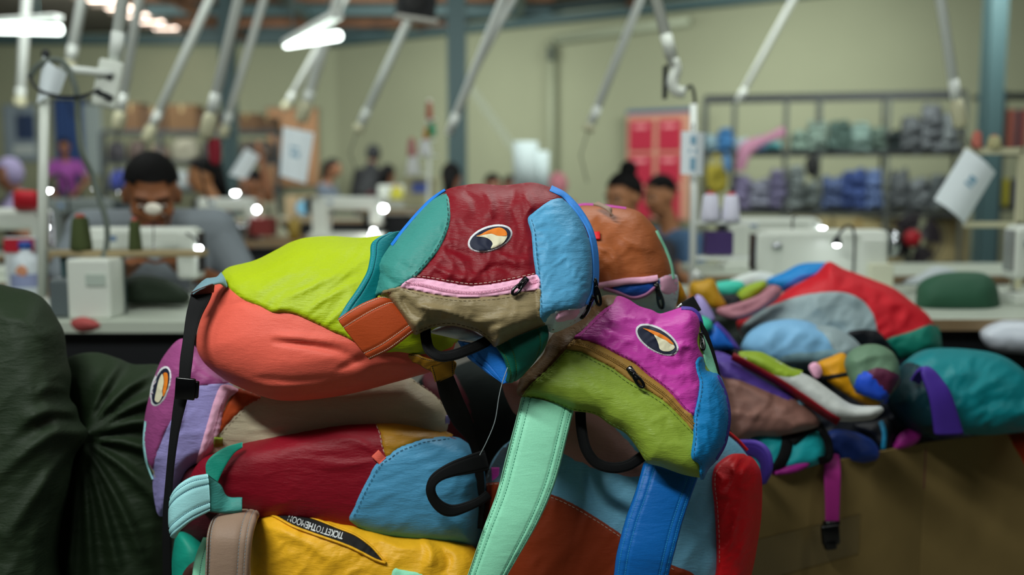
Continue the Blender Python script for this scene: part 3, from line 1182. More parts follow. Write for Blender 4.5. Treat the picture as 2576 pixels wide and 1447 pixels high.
# thread rack across the table
t = thing('thread_rack', 'wooden thread rack with white posts over the table', 'rack', (at(325, 640, 2.62)[0], 2.62, .75))
MB().box(at(325, 637, 2.62), (.40, .06, .016), bev=.003).build('tray', mat('tray_wood', '9a8a66', rough=.6), t)
for px in (160, 305):
    q = at(px, 640, 2.62)
    MB().box((q[0], q[1], (q[2] + .75) / 2), (.014, .014, q[2] - .75)).build('post', M_STEEL, t)
cone('olive green thread cone on the wooden rack, the wider one', 205, 630, 2.61, 92, 54, M_GREENTH)
cone('olive green thread cone on the wooden rack, half hidden by the man', 341, 632, 2.61, 84, 34, M_GREENTH)
t = thing('thread_guide', 'white disc of a thread guide in front of the face of the man', 'guide', at(386, 632, 2.61))
MB().ball(at(385, 526, 2.60), (.024, .010, .016)).build('disc', mat('guide_white', 'd9d3c4', rough=.5), t, smooth=True)
MB().tube([at(386, 632, 2.61), at(386, 580, 2.61), at(385, 530, 2.602)], .0015, 6).build('wire', M_STEELB, t)
# thin white stand with cable loop
t = thing('lamp_stand', 'thin white stand with black knob and looped cable at the left', 'stand', (at(108, 740, 2.6)[0], 2.6, .75))
MB().tube([at(108, 745, 2.6), at(108, 480, 2.6), at(112, 230, 2.6)], .0125, 10).build('pole', M_WHITE, t, smooth=True)
MB().tube([at(112, 235, 2.6), at(114, 190, 2.6), at(115, 150, 2.6)], .008, 8).build('neck', M_PVC, t, smooth=True)
MB().ball(at(115, 137, 2.6), (.011, .011, .014)).build('knob', M_DARK, t, smooth=True)
MB().tube([at(150, 172, 2.6), at(215, 178, 2.62), at(285, 186, 2.66)], .010, 8).build('cross_bar', M_PVC, t, smooth=True)
MB().tube(spline_n([at(74, 195, 2.57), at(95, 165, 2.57), at(140, 150, 2.57), at(170, 170, 2.57), at(192, 230, 2.57), at(196, 300, 2.58), at(205, 380, 2.58), at(232, 440, 2.6), at(250, 500, 2.6), at(268, 560, 2.6), at(268, 620, 2.6), at(250, 680, 2.58), at(255, 720, 2.57)], 50), .008, 8).build('hose', mat('hose_grey', '5d665e', rough=.6), t, smooth=True)
MB().tube(spline_n([at(74, 190, 2.56), at(95, 225, 2.56), at(150, 242, 2.56), at(210, 240, 2.56), at(250, 225, 2.6)], 30), .004, 7).build('cable', M_DARK, t, smooth=True)
# printed carton with a bottle on it
c = at(57, 665, 2.95)
t = thing('detergent_bottle', 'white bottle with blue cap and red and blue print at the left', 'bottle', (c[0], 2.97, .75))
MB().lathe([(.040, 0), (.044, .01), (.044, .10), (.036, .125), (.016, .14), (.016, .150)], (c[0], 2.97, .75), 18).build('body', mat('bottle_white', 'cdd6dc', rough=.3), t, smooth=True)
MB().lathe([(.019, .148), (.019, .168), (.012, .17)], (c[0], 2.97, .75), 14).build('cap', mat('cap_blue', '1f4a9c', rough=.4), t, smooth=True)
lb = MB()
lb.lathe([(.0445, .035), (.0445, .075)], (c[0], 2.97, .75), 18, cap=False)
lb.build('label_band', mat('label_lilac', '8a93b8', rough=.5), t, smooth=True)
MB().ball((c[0] + .006, 2.928, .835), (.018, .003, .018)).build('label_spot', mat('label_orange', 'c98a6a', rough=.5), t, smooth=True)
t = carton('red backed carton standing behind the white bottle', 18, 98, 596, 745, 3.02, mat('carton_print', 'c8ced0', rough=.6), .03, tape=False)
MB().box((0, -.018, .155), (.092, .004, .042)).build('red_print', mat('print_red', 'b0182c'), t, local=True)
# red ribbon and dark cloth on the table
o = [(172, 812), (200, 795), (232, 800), (262, 818), (240, 834), (196, 840)]
r = soft_root('ribbon', 'red ribbon tangle on the front edge of the table', o, 2.47, 'ribbon')
Soft(r, o, 2.49, H=.03, R=12, back=.02, seed=300, wr=[(.01, 24, 20, 2, False)]).body('body', mat('ribbon_red', 'a84a48', rough=.7))
o = [(288, 716), (340, 690), (420, 700), (480, 738), (470, 766), (380, 768), (300, 762)]
r = soft_root('work_cloth', 'dark green cloth being sewn under the machine', o, 2.70, 'cloth')
Soft(r, o, 2.74, H=.05, R=22, back=.05, seed=301, wr=[(.012, 40, 20, 2, False)]).body('body', mat('workcloth_green', '1d2a1c', rough=.8))
# second table further left with red cloth on its machine
table('sewing table at the left behind the white stand', -2.75, -1.72, 3.45, 4.05)
sewing_machine('white sewing machine at the left edge under a red cloth', (at(50, 690, 3.7)[0] - .03, 3.7, .75), math.pi, (.62, .8, .80), 1.3)
o = [(30, 500), (34, 480), (60, 476), (94, 480), (100, 504), (98, 526), (60, 530), (34, 527)]
r = soft_root('red_cloth', 'bright red folded cloth on the machine at the left edge', o, 3.64, 'cloth')
Soft(r, o, 3.66, H=.05, R=14, back=.05, seed=302).body('body', mat('cloth_red', 'b0081e', rough=.7))

# ---- second row
table('long sewing table with black front behind the lime backpack', -2.2, -.55, 5.75, 6.35, top=mat('table_wood', '8d7355', rough=.5))
sewing_machine('white sewing machine in the second row beside the grey shirt', (at(568, 540, 5.95)[0], 6.0, .75), math.pi, (.75, .9, .8), 1.7)
sewing_machine('white sewing machine in the second row above the lime backpack', (at(870, 540, 6.0)[0], 6.05, .75), math.pi, (.92, .9, .82), 2.0)
carton('dark red carton on the second row table', 634, 690, 548, 592, 5.85, mat('carton_maroon', '7a2a26', rough=.6), .15, tape=False)
t = thing('thread_cone', 'small yellowish thread tube on the second row table', 'thread cone', at(741, 595, 5.9))
MB().lathe([(.035, 0), (.035, .12), (.02, .125)], (at(741, 595, 5.9)[0], 5.9, .75), 12).build('thread', mat('thread_ochre', '9a8236'), t, smooth=True)
MB().lathe([(.012, .12), (.012, .14)], (at(741, 595, 5.9)[0], 5.9, .75), 10).build('core', M_DARK, t, smooth=True)
c = at(612, 592, 5.85)
t = thing('steel_cup', 'shiny steel cup on the second row table', 'cup', (c[0], 5.82, .75))
MB().lathe([(.035, 0), (.045, .08), (.048, .10), (.044, .10), (.032, .005)], (c[0], 5.82, .75), 16, cap=False).build('bowl', M_STEELB, t, smooth=True)
MB().lathe([(.036, -.0), (.036, .004)], (c[0], 5.82, .75), 16).build('foot', M_STEELB, t, smooth=True)
# ---- third row
table('far sewing table in front of the back wall', -3.4, -.7, 9.2, 9.9)
carton('beige carton with blue round print on the far table', 726, 800, 492, 556, 9.25, mat('carton_beige', 'a58f6e', rough=.7), .3)
c = at(764, 522, 9.20)
tag(MB().lathe([(.07, 0), (.07, .006)], c, 16, rotm(math.pi / 2)).build('sticker', mat('sticker_blue', '6fa8c4')), 'blue round sticker on the beige carton', 'sticker')
sewing_machine('white sewing machine on the far table', (at(1010, 540, 9.4)[0], 9.5, .75), math.pi, (1, 1, 1), 0)
carton('small pale carton under the yellow thread cone', 972, 1024, 502, 551, 9.2, mat('carton_pale', '8f9088'), .2, tape=False)
cone('yellow thread cone on a small pale carton on the far table', 998, 502, 9.28, 34, 38, mat('thread_yellow', 'b8b432'))
# thread stand with coloured cones near the middle column
Y = 6.6
t = thing('thread_stand', 'steel thread stand with coloured cones before the braced column', 'stand', (at(1078, 480, Y)[0], Y, 0))
b = at(1078, 480, Y)
MB().tube([(b[0], Y, 0), (b[0], Y, b[2]), at(1080, 250, Y)], .012, 8).build('post', M_PVC, t, smooth=True)
for py, pxa, pxb in ((392, 1030, 1100), (300, 1070, 1096), (440, 1020, 1072), (352, 1062, 1096)):
    MB().box((at(pxa, py, Y) + at(pxb, py, Y)) / 2, ((pxb - pxa) * k_at(Y), .05, .008)).build('arm', M_PVC, t)
for px, py, h, w, cc, lab in [(1080, 300, 44, 18, 'a8604e', 'brick red thread cone at the top of the middle thread stand'), (1086, 342, 36, 22, '2f8a66', 'green thread cone on the middle thread stand'),
                              (1074, 350, 30, 18, 'b8822c', 'orange thread cone on the middle thread stand'), (1070, 392, 44, 34, 'd4d8d8', 'white thread cone on the middle thread stand arm'),
                              (1036, 392, 44, 24, 'b07a78', 'dusty pink thread cone on the middle thread stand'), (1040, 440, 50, 36, 'cfd2d0', 'white thread cone low on the middle thread stand')]:
    cone(lab, px, py, Y - .01, h, w, mat('thread_' + cc, cc, rough=.85))
carton('clear pale bin with blue label under the thread cones', 1020, 1098, 446, 520, 6.7, mat('bin_pale', '9d9878', rough=.4), .2, tape=False, name='storage_bin')
c = at(1058, 472, 6.69)
tag(MB().box(c, (.11, .006, .07)).build('bin_label', mat('label_deepblue', '4a5aa0')), 'blue label on the pale bin', 'label')
table('sewing table carrying the pale bin behind the crimson backpack', -1.0, .75, 6.45, 7.1, z=.92)

# ---- near right station
table('pale sewing table behind the cardboard box', .55, 2.2, 2.52, 3.35)
sewing_machine('big white sewing machine behind the red backpack', (at(2060, 700, 2.98)[0], 2.98, .75), 0, (.84, .8, .66), 0, arm_h=.22, wheel=M_STEELB)
sewing_machine('white sewing machine behind the big one near the shelving', (at(1946, 640, 3.9)[0], 3.95, .75), math.pi, (.78, .8, .66), 2.9)
table('narrow sewing table behind the pale table', .72, 2.1, 3.70, 4.25)
sewing_machine('white sewing machine at the far right edge', (at(2618, 700, 2.85)[0], 2.85, .75), 0, (.40, .7, .72), 0)
# steel thread rack with two white cones
Y = 2.9
t = thing('thread_rack', 'steel thread rack with paper and two white cones', 'rack', (at(1746, 700, Y)[0], Y, .75))
MB().tube([np.array((at(1746, 500, Y)[0], Y, .75)), at(1746, 500, Y), at(1744, 262, Y)], .011, 8).build('post', M_PVC, t, smooth=True)
MB().box((at(1750, 560, Y) + at(1905, 560, Y)) / 2, (.18, .03, .010)).build('shelf', M_PVC, t)
MB().box((at(1750, 648, Y) + at(1880, 648, Y)) / 2, (.15, .05, .010)).build('shelf', M_PVC, t)
for px in (1785, 1838):
    MB().tube([at(px, 556, Y), at(px, 478, Y), at(px, 470, Y)], .003, 6).build('spindle', M_STEELB, t)
cone('white thread cone on the steel rack, nearest its post', 1786, 556, Y - .005, 74, 50, mat('thread_white', 'd2d2e2', rough=.85), 'b8444c')
cone('white thread cone on the steel rack, away from its post', 1838, 558, Y - .005, 74, 48, mat('thread_white', 'd2d2e2', rough=.85), 'b8444c')
carton('small purple and maroon carton on the lower rack shelf', 1772, 1840, 582, 640, Y - .02, mat('carton_purple', '433066', rough=.6), .06, tape=False)
c = at(1752, 690, 2.8)
t = thing('oil_bottle', 'small yellow and red bottle with clear top beside the black gap', 'bottle', (c[0], 2.8, .75))
MB().lathe([(.020, 0), (.022, .02), (.022, .05), (.010, .07)], (c[0], 2.8, .75), 14).build('body', mat('oil_yellow', 'c08a2a', rough=.3), t, smooth=True)
MB().lathe([(.023, .005), (.023, .025)], (c[0], 2.8, .75), 14).build('label_band', mat('oil_red', 'a02420', rough=.4), t, smooth=True)
MB().lathe([(.010, .07), (.014, .085), (.008, .10)], (c[0], 2.8, .75), 12).build('cap', mat('oil_cap', 'c8ccc8', rough=.2), t, smooth=True)
# cream frame with the hanging sheet at the right
Y = 3.22
t = thing('thread_stand', 'cream thread stand with crossbar at the right edge', 'stand', (at(2566, 700, Y)[0], Y, .75))
MB().box((at(2566, 370, Y) + np.array((at(2566, 700, Y)[0], Y, .75))) / 2, (.026, .02, at(2566, 370, Y)[2] - .75)).build('post', M_PLUG, t)
MB().box((at(2430, 380, Y) + at(2566, 380, Y)) / 2, (.185, .02, .022)).build('crossbar', M_PLUG, t)
MB().box((at(2430, 565, Y) + at(2566, 565, Y)) / 2, (.185, .02, .018)).build('crossbar', M_PLUG, t)
cone('salmon pink thread cone on the cream thread stand', 2456, 374, Y, 44, 28, mat('thread_salmon', 'b86a5c', rough=.85))
cone('cream thread cone on the cream thread stand', 2500, 374, Y, 34, 36, mat('thread_cream', 'aaa67c', rough=.85))
# green machine cover, white bag, white cloth
o = [(2303, 728), (2318, 704), (2355, 688), (2407, 681), (2476, 685), (2505, 709), (2516, 744), (2512, 800), (2440, 806), (2355, 800), (2306, 790)]
r = soft_root('machine_cover', 'dark green fabric cover over a machine on the pale table', o, 2.80, 'cover')
Soft(r, o, 2.80, (0, .2), H=.10, R=70, back=.10, seed=310, wr=[(.006, 60, 10, 2, False)]).body('body', fab('cover_green', '2c5640', rough=.65, crinkle=.6))
o = [(2462, 836), (2510, 806), (2580, 803), (2650, 820), (2650, 890), (2560, 892), (2490, 880)]
r = soft_root('plastic_bag', 'white crumpled plastic bag at the right edge', o, 2.50, 'bag')
Soft(r, o, 2.52, (0, .4), H=.07, R=40, back=.05, seed=311, wr=[(.008, 40, 40, 1.5, True), (.004, 18, 10, 1.5, True)]).body('body', mat('plastic_white', 'ccd4de', rough=.3))
o = [(2262, 712), (2310, 690), (2350, 668), (2400, 676), (2420, 698), (2360, 716), (2300, 722)]
r = soft_root('white_cloth', 'white cloth lying on the table below the fan', o, 3.15, 'cloth')
Soft(r, o, 3.15, (0, .6), H=.05, R=22, back=.04, seed=312, wr=[(.006, 34, 20, 2, False)]).body('body', mat('cloth_white', 'c3ccd0', rough=.7))
carton('cream paper packet standing beside the big white machine', 2182, 2240, 662, 748, 2.90, mat('packet_cream', 'd4d6be'), .05, tape=False)
# pedestal fan
Y = 5.6
c = at(2300, 602, Y)
t = thing('pedestal_fan', 'dark pedestal fan with red hub below the shelving', 'fan', (c[0], Y, 0))
R0 = .165
gd = MB()
for rr, dy in ((R0, 0), (R0 * .75, -.035), (R0 * .45, -.05)):
    gd.tube([c + np.array((rr * math.cos(a), dy, rr * math.sin(a))) for a in np.linspace(0, 2 * math.pi, 33)[:-1]], .004, 6, closed=True)
for a in np.linspace(0, 2 * math.pi, 25)[:-1]:
    gd.tube([c + np.array((R0 * math.cos(a), 0, R0 * math.sin(a))), c + np.array((.75 * R0 * math.cos(a), -.035, .75 * R0 * math.sin(a))), c + np.array((.3 * R0 * math.cos(a), -.055, .3 * R0 * math.sin(a)))], .002, 5)
gd.build('guard', M_DARK, t)
for k in range(4):
    a0 = k * math.pi / 2 + .4
    V = []
    for i in range(7):
        for j in range(5):
            rr = .03 + .115 * i / 6
            a = a0 + (j / 4 - .5) * (1.15 if i > 1 else .7)
            V.append(c + np.array((rr * math.cos(a), -.012 + .02 * (j / 4 - .5), rr * math.sin(a))))
    F = [(i * 5 + j, i * 5 + j + 1, i * 5 + j + 6, i * 5 + j + 5) for i in range(6) for j in range(4)]
    mesh_obj('blade', V, F, mat('fan_blade', '2a1f26', rough=.4), t)
MB().lathe([(.05, 0), (.045, .02), (.02, .03)], c + np.array((-.035, -.05, .01)), 16, rotm(math.pi / 2)).build('hub', mat('fan_red', '9c1420', rough=.5), t, smooth=True)
MB().box(c + np.array((0, .09, 0)), (.10, .14, .10), bev=.02).build('motor', M_DARK, t)
MB().tube([c + np.array((0, .09, -.05)), (c[0], Y + .09, .03)], .018, 8).build('pole', M_DARK, t)
MB().lathe([(.20, 0), (.19, .025), (.03, .04)], (c[0], Y + .09, 0), 20).build('foot', M_DARK, t)

# ---- fabric shelving at the right
M_RACK = mat('rack_black', '23282a', rough=.5)
Y0, Y1 = 9.6, 9.05
xa, xb = at(1768, 455, Y0)[0], at(2420, 455, Y1)[0]
t = thing('fabric_shelving', 'long black steel shelving with folded fabric bundles', 'shelf', ((xa + xb) / 2, 9.4, 0))


def rackpt(f):
    return np.array((xa + (xb - xa) * f, Y0 + (Y1 - Y0) * f))


ang = math.atan2(Y1 - Y0, xb - xa)
RK = rotm(0, 0, ang)
LR = math.hypot(xb - xa, Y1 - Y0)
zs = [1.885, 1.355, .80, .22]
for z, h, nm in zip(zs, (.045, .04, .04, .04), ('top_rail', 'shelf', 'shelf', 'shelf')):
    for dy in ((0, .45) if nm == 'top_rail' else (.22,)):
        m_ = (rackpt(0) + rackpt(1)) / 2 + np.array((-math.sin(ang), math.cos(ang))) * dy
        MB().box((m_[0], m_[1], z), (LR, .04 if nm == 'top_rail' else .5, h), RK).build(nm, M_RACK, t)
for f in (0.0, .12, .33, .46, .72, 1.0):
    for dy in (0, .45):
        m_ = rackpt(f) + np.array((-math.sin(ang), math.cos(ang))) * dy
        MB().box((m_[0], m_[1], .94), (.032, .04, 1.88), RK).build('upright', mat('rack_upright', '464c46', rough=.6), t)


def bundle(label, px, py, wpx, hpx, m, seed, Y=None, n=3):
    """folded fabric: a few rumpled layers as one soft heap"""
    Y = Y or (Y0 + (Y1 - Y0) * (px - 1768) / 652)
    x0, x1 = px - wpx / 2, px + wpx / 2
    rn = random.Random(seed)
    top = [(x0 + wpx * f + rn.uniform(-2, 2), py - hpx * g + rn.uniform(-5, 5)) for f, g in ((0.0, .45), (.03, .86), (.25, .97), (.5, .93), (.75, 1.0), (.97, .85), (1.0, .4))]
    o = [(x0 - 2, py - 2)] + top + [(x1 + 2, py - 2), (px, py)]
    r = soft_root('fabric_bundle', label, o, Y - .05, 'fabric')
    fl = []
    for k in range(n):
        y = py - hpx * (k + 1) / (n + 1.2) + rn.uniform(-3, 3)
        fl.append(([(x0 + 4, y + rn.uniform(-6, 6)), (px, y - 5), (x1 - 4, y + rn.uniform(-6, 6))], -.07, (3, 6)))
    Soft(r, o, Y + .12, H=.22, R=14, back=.12, seed=seed, wr=[(.10, 16, 25, 1.8, False)], folds=fl, step=5).body('body', m, step=5)
    return r


def FB(n, c):
    v = [int(c[i:i + 2], 16) for i in (0, 2, 4)]
    g = sum(v) / 3
    return mat('bundle_' + n, '%02x%02x%02x' % tuple(int((g + (a - g) * .8) * .82) for a in v), rough=.8)


B1, B2 = 384, 530
for i, (px, py, w, h, n, c, lab) in enumerate([
    (1790, B1, 40, 52, 'paleblue', '86aebc', 'pale blue fabric at the end of the upper shelf'),
    (1828, B1, 52, 66, 'azure', '2f7fc4', 'azure blue fabric bundle on the upper shelf'),
    (1866, B1, 40, 40, 'ice', 'a8c4d0', 'icy blue fabric bundle on the upper shelf under pink fabric'),
    (1946, B1, 46, 36, 'cyan', '4fb4bc', 'cyan fabric bundle on the upper shelf'),
    (1918, B1, 36, 44, 'skyb', '5f9cd0', 'sky blue fabric bundle on the upper shelf'),
    (2012, B1, 52, 60, 'sage', '7d9c8a', 'sage green fabric bundle beside the cyan one'),
    (2056, B1, 56, 84, 'celadon', '8aa898', 'light celadon fabric bundle, tallest of the green ones'),
    (2112, B1, 64, 88, 'pinegrey', '4f6f64', 'dark pine green fabric bundle on the upper shelf'),
    (2166, B1, 56, 80, 'seafoam', '86a89c', 'seafoam fabric bundle on the upper shelf'),
    (2210, B1, 46, 70, 'moss', '5f7a6a', 'moss grey fabric bundle at the end of the green ones'),
    (2250, B1, 40, 60, 'ink', '20302e', 'inky dark fabric bundle between green and grey ones'),
    (2292, B1, 56, 96, 'slate', '5b6266', 'slate grey fabric bundle on the upper shelf'),
    (2346, B1, 62, 130, 'ash', '6c7478', 'tall ash grey fabric bundle on the upper shelf'),
    (2392, B1, 50, 104, 'silver', '828c8e', 'silver grey fabric bundle at the end of the upper shelf'),
    (1866, B2, 50, 96, 'lavender', '8d84b0', 'lavender fabric bundle on the lower shelf'),
    (1912, B2, 62, 84, 'lilacgrey', '8f93a8', 'lilac grey rolled fabric on the lower shelf'),
    (1958, B2, 50, 112, 'violetgrey', '75709a', 'violet grey fabric bundle on the lower shelf'),
    (2004, B2, 52, 120, 'mist', '83908f', 'misty grey fabric bundle on the lower shelf'),
    (2046, B2, 44, 80, 'stone', '6d7a78', 'stone grey fabric bundle on the lower shelf'),
    (2096, B2, 64, 92, 'denim', '51689c', 'denim blue fabric bundle on the lower shelf'),
    (2150, B2, 66, 108, 'cobalt', '33509a', 'cobalt fabric bundle on the lower shelf'),
    (2200, B2, 52, 110, 'periwinkle', '5c78b4', 'periwinkle fabric bundle on the lower shelf'),
    (2262, B2, 58, 110, 'graphite', '555c60', 'graphite fabric bundle on the lower shelf'),
    (2312, B2, 56, 90, 'pewter', '6e777a', 'pewter grey fabric bundle on the lower shelf'),
    (2364, B2, 58, 96, 'smoke', '606a6c', 'smoke grey fabric bundle at the end of the lower shelf')]):
    bundle(lab, px, py, w, h, FB(n, c), 400 + i)
# pink fabric hanging over the upper shelf
Yp = 9.18
r = thing('fabric_strip', 'pink fabric strip draped over the upper shelf edge', 'fabric', at(1875, 420, Yp))
ribbon('drape', [(1968, 318, Yp + .1), (1930, 338, Yp + .05), (1880, 352, Yp), (1858, 372, Yp - .02), (1850, 430, Yp)], [(1972, 345, Yp + .1), (1936, 358, Yp + .05), (1905, 375, Yp), (1888, 392, Yp - .02), (1874, 428, Yp)], FB('pink', 'c07a9a'), r, thick=.02, camber=.03)
o = [(1818, 388), (1836, 386), (1840, 420), (1832, 440), (1820, 430)]
r = soft_root('fabric_strip', 'blue fabric end hanging below the upper shelf', o, 9.2, 'fabric')
Soft(r, o, 9.2, H=.05, R=8, back=.03, seed=440, step=5).body('body', FB('azure', '2f7fc4'), step=5)
o = [(1774, 420), (1800, 412), (1830, 418), (1834, 455), (1826, 484), (1780, 488)]
r = soft_root('yellow_bag', 'bright yellow bag hanging behind the white thread cones', o, 9.4, 'bag')
Soft(r, o, 9.4, H=.08, R=14, back=.05, seed=441, step=5, wr=[(.03, 20, 30, 2, False)]).body('body', FB('yellow', 'b8a81c'), step=5)
MB().tube(spline_n([at(1790, 420, 9.4), at(1802, 386, 9.45), at(1815, 420, 9.4)], 12), .012, 6).build('handle', FB('yellow', 'b8a81c'), r, smooth=True)
o = [(2025, 400), (2050, 392), (2064, 404), (2060, 440), (2040, 448), (2026, 436)]
r = soft_root('black_bag', 'black bag hanging between the two shelves', o, 9.1, 'bag')
Soft(r, o, 9.1, H=.06, R=12, back=.04, seed=442, step=5).body('body', FB('black', '0d0f10'), step=5)
MB().tube(spline_n([at(2034, 402, 9.1), at(2044, 386, 9.15), at(2056, 402, 9.1)], 12), .01, 6).build('handle', FB('black', '0d0f10'), r, smooth=True)
for px0, px1, lab in ((1990, 2078, 'khaki carton under the shelving beside the bright machine lamp'), (2082, 2205, 'wide khaki carton under the shelving'), (2212, 2256, 'narrow khaki carton under the shelving by the fan'), (2340, 2420, 'khaki carton under the shelving right behind the fan')):
    carton(lab, px0, px1, 545, 660, 9.25, mat('carton_khaki', '857a55', rough=.8), .3)
# second shelving with brown boards beyond the column
Y = 9.0
t = thing('board_rack', 'dark rack with brown boards at the right edge of the hall', 'shelf', (at(2556, 455, Y)[0], Y, 0))
for py in (238, 385, 525):
    z = at(2556, py, Y)[2]
    MB().box((at(2575, py, Y)[0], Y + .2, z), (.56, .4, .04)).build('shelf', M_RACK, t)
for px in (2512, 2650):
    MB().box((at(px, 455, Y)[0], Y, .95), (.05, .05, 1.9)).build('upright', M_RACK, t)
for px, w, cc, lab in ((2526, 18, '7d4f34', 'tan board'), (2546, 16, '8a4f44', 'reddish board'), (2562, 10, '33343c', 'dark board'), (2576, 16, '7a3c34', 'brick board')):
    z0, z1 = at(px, 384, Y)[2], at(px, 280, Y)[2]
    tag(MB().box((at(px, 384, Y)[0], Y + .15, (z0 + z1) / 2 + .02), (w * k_at(Y), .25, z1 - z0), bev=.004).build('board', mat('board_' + cc, cc)), lab + ' standing on the rack at the right edge', 'board')
for px, cc, lab in ((2530, 'a09a30', 'yellow folder on the lower rack shelf'), (2560, '2a3048', 'navy folder on the lower rack shelf')):
    z0, z1 = at(px, 524, Y)[2], at(px, 455, Y)[2]
    tag(MB().box((at(px, 500, Y)[0], Y + .15, (z0 + z1) / 2 + .02), (24 * k_at(Y), .25, z1 - z0), bev=.004).build('folder', mat('folder_' + cc, cc)), lab, 'folder')

# ---- carton shelf far left
Y = 14.2
xa2, xb2 = at(262, 455, Y)[0], at(700, 455, Y)[0]
t = thing('carton_shelving', 'dark shelving with cartons along the far wall', 'shelf', ((xa2 + xb2) / 2, Y, 0))
zz_ = [at(400, y, Y)[2] for y in (332, 408, 480)]
for z in zz_:
    MB().box(((xa2 + xb2) / 2, Y + .25, z), (xb2 - xa2, .5, .06)).build('shelf', M_RACK, t)
for f in (0, .33, .66, 1):
    MB().box((xa2 + (xb2 - xa2) * f, Y, zz_[0] / 2), (.06, .06, zz_[0])).build('upright', M_RACK, t)
CB = [mat('carton_brown%d' % i, c, rough=.8) for i, c in enumerate(('4a331a', '3c2812', '523a1e', '35220f'))]
for i, (a, b, y) in enumerate([(318, 366, 262), (368, 430, 272), (432, 506, 266), (508, 560, 285), (600, 660, 288), (662, 698, 296)]):
    carton(['brown carton at the end of the far top shelf', 'low brown carton next to the end of the far top shelf', 'wide brown carton on the far top shelf', 'squat brown carton near the steel column', 'brown carton beyond the steel column', 'small brown carton beyond the steel column'][i], a, b, y, 330, Y + .05, CB[i % 4], .4)
for i, (a, b, y, yb, c, lab) in enumerate([(270, 318, 352, 406, '2c2a30', 'black bundle on the far middle shelf'), (322, 372, 350, 406, '4a3a32', 'brown bundle on the far middle shelf'), (376, 430, 360, 406, '6d5a4a', 'tan bundle on the far middle shelf'), (434, 500, 342, 406, '8d8a74', 'pale sack on the far middle shelf'), (506, 552, 350, 406, '3a3030', 'dark bundle near the steel column on the middle shelf'),
                                           (276, 330, 424, 478, '2a3a9a', 'royal blue bundle on the far low shelf'), (334, 400, 428, 478, '5a4034', 'brown bundle on the far low shelf'), (420, 480, 424, 478, '9aa4a4', 'grey white bundle on the far low shelf'), (600, 690, 350, 406, '4a3c30', 'dark brown bundle beyond the steel column')]):
    o = [(a, yb), (a + 3, y + 8), ((a + b) / 2, y), (b - 3, y + 8), (b, yb)]
    r = soft_root('fabric_bundle', lab, o, Y, 'fabric')
    Soft(r, o, Y + .2, H=.2, R=12, back=.1, seed=460 + i, step=6, wr=[(.04, 18, 20, 2, False)]).body('body', FB('far' + c, c), step=6)
# red tag below the cream plug
o = [(522, 352), (540, 345), (556, 352), (558, 400), (550, 420), (526, 410)]
r = soft_root('red_cloth', 'dark red cloth hanging below the cream plug', o, 3.7, 'cloth')
Soft(r, o, 3.62, H=.02, R=10, back=.01, seed=480, step=5).body('body', mat('cloth_wine', '8a1c2c', rough=.8))


def work_lamp(label, px, py, Y, zb, r=.011):
    """small lamp on a bent neck clipped beside a machine"""
    c = at(px, py, Y)
    t = thing('work_lamp', label, 'lamp', (c[0] + .06, Y + .03, zb))
    MB().ball(c, (r, r, r), 12, 8).build('bulb', M_LED, t, smooth=True)
    MB().lathe([(r * 1.5, -.004), (r * 1.2, .012), (r * .5, .020)], c, 12).build('shade', M_DARK, t, smooth=True)
    MB().tube(spline_n([c + (0, 0, .018), c + (.03, .01, .05), c + (.06, .03, .02), np.array((c[0] + .06, Y + .03, zb))], 16), .004, 6).build('neck', M_DARK, t, smooth=True)
    MB().lathe([(.025, 0), (.022, .012)], (c[0] + .06, Y + .03, zb), 12).build('base', M_DARK, t)


work_lamp('bright work lamp on the left table beside the white stand', 120, 475, 3.75, .75, .014)
work_lamp('small bright work lamp in front of the big white machine', 2105, 612, 2.86, .75, .010)
work_lamp('bright work lamp in the second row beside the grey shirt', 592, 482, 6.1, .75, .02)
work_lamp('low bright work lamp next to the steel cup', 612, 570, 5.85, .75, .015)
work_lamp('bright work lamp just above the lime backpack', 940, 588, 5.9, .75, .024)

# grey machines in the middle distance at the left
table('sewing table in the middle distance behind the white stand', -2.55, -1.45, 4.75, 5.3)
M_GREY = mat('machine_grey', '6a7270', rough=.4)
sewing_machine('grey sewing machine in front of the magenta shirt', (at(205, 560, 5.0)[0], 5.0, .75), math.pi, (.75, .8, .85), 0, m=M_GREY)
sewing_machine('dark grey sewing machine beside the head of the seated man', (at(285, 560, 5.1)[0] + .08, 5.12, .75), .6, (.6, .8, .8), 0, m=mat('machine_darkgrey', '3c4446', rough=.4))
cone('pale thread cone on the table in the middle distance', 250, 635, 4.85, 70, 34, mat('thread_pale', 'a8b0a4', rough=.85))
# ---------------------------------------------------------------- people at work
def skin(c): return mat('skin_' + c, c, rough=.5, spec=.35)


M_HAIR = mat('black_hair', '070606', rough=.75, spec=.2, bump=.4, grain_scale=200)
M_EYE = mat('eye_white', 'd8d4cc', rough=.3)
M_IRIS = mat('eye_dark', '120c0a', rough=.2)
M_LIP = mat('lips', '7a4038', rough=.5)
M_TROUSER = mat('trousers', '23262e', rough=.8)


def fuse(mb, name, m, parent, voxel, smooth=4):
    """one continuous skin grown over the joined limbs"""
    me = bpy.data.meshes.new(name)
    me.from_pydata(mb.V, [], mb.F)
    o = bpy.data.objects.new(name, me)
    COL.objects.link(o)
    r = o.modifiers.new('r', 'REMESH')
    r.mode = 'VOXEL'
    r.voxel_size = voxel
    s = o.modifiers.new('s', 'SMOOTH')
    s.iterations = smooth
    s.factor = .5
    dg = bpy.context.evaluated_depsgraph_get()
    dg.update()
    nm = bpy.data.meshes.new_from_object(o.evaluated_get(dg))
    nm.name = name
    bpy.data.objects.remove(o)
    bpy.data.meshes.remove(me)
    nm.polygons.foreach_set('use_smooth', [True] * len(nm.polygons))
    nm.materials.clear()
    nm.materials.append(m)
    o = bpy.data.objects.new(name, nm)
    COL.objects.link(o)
    o.parent = parent
    return o


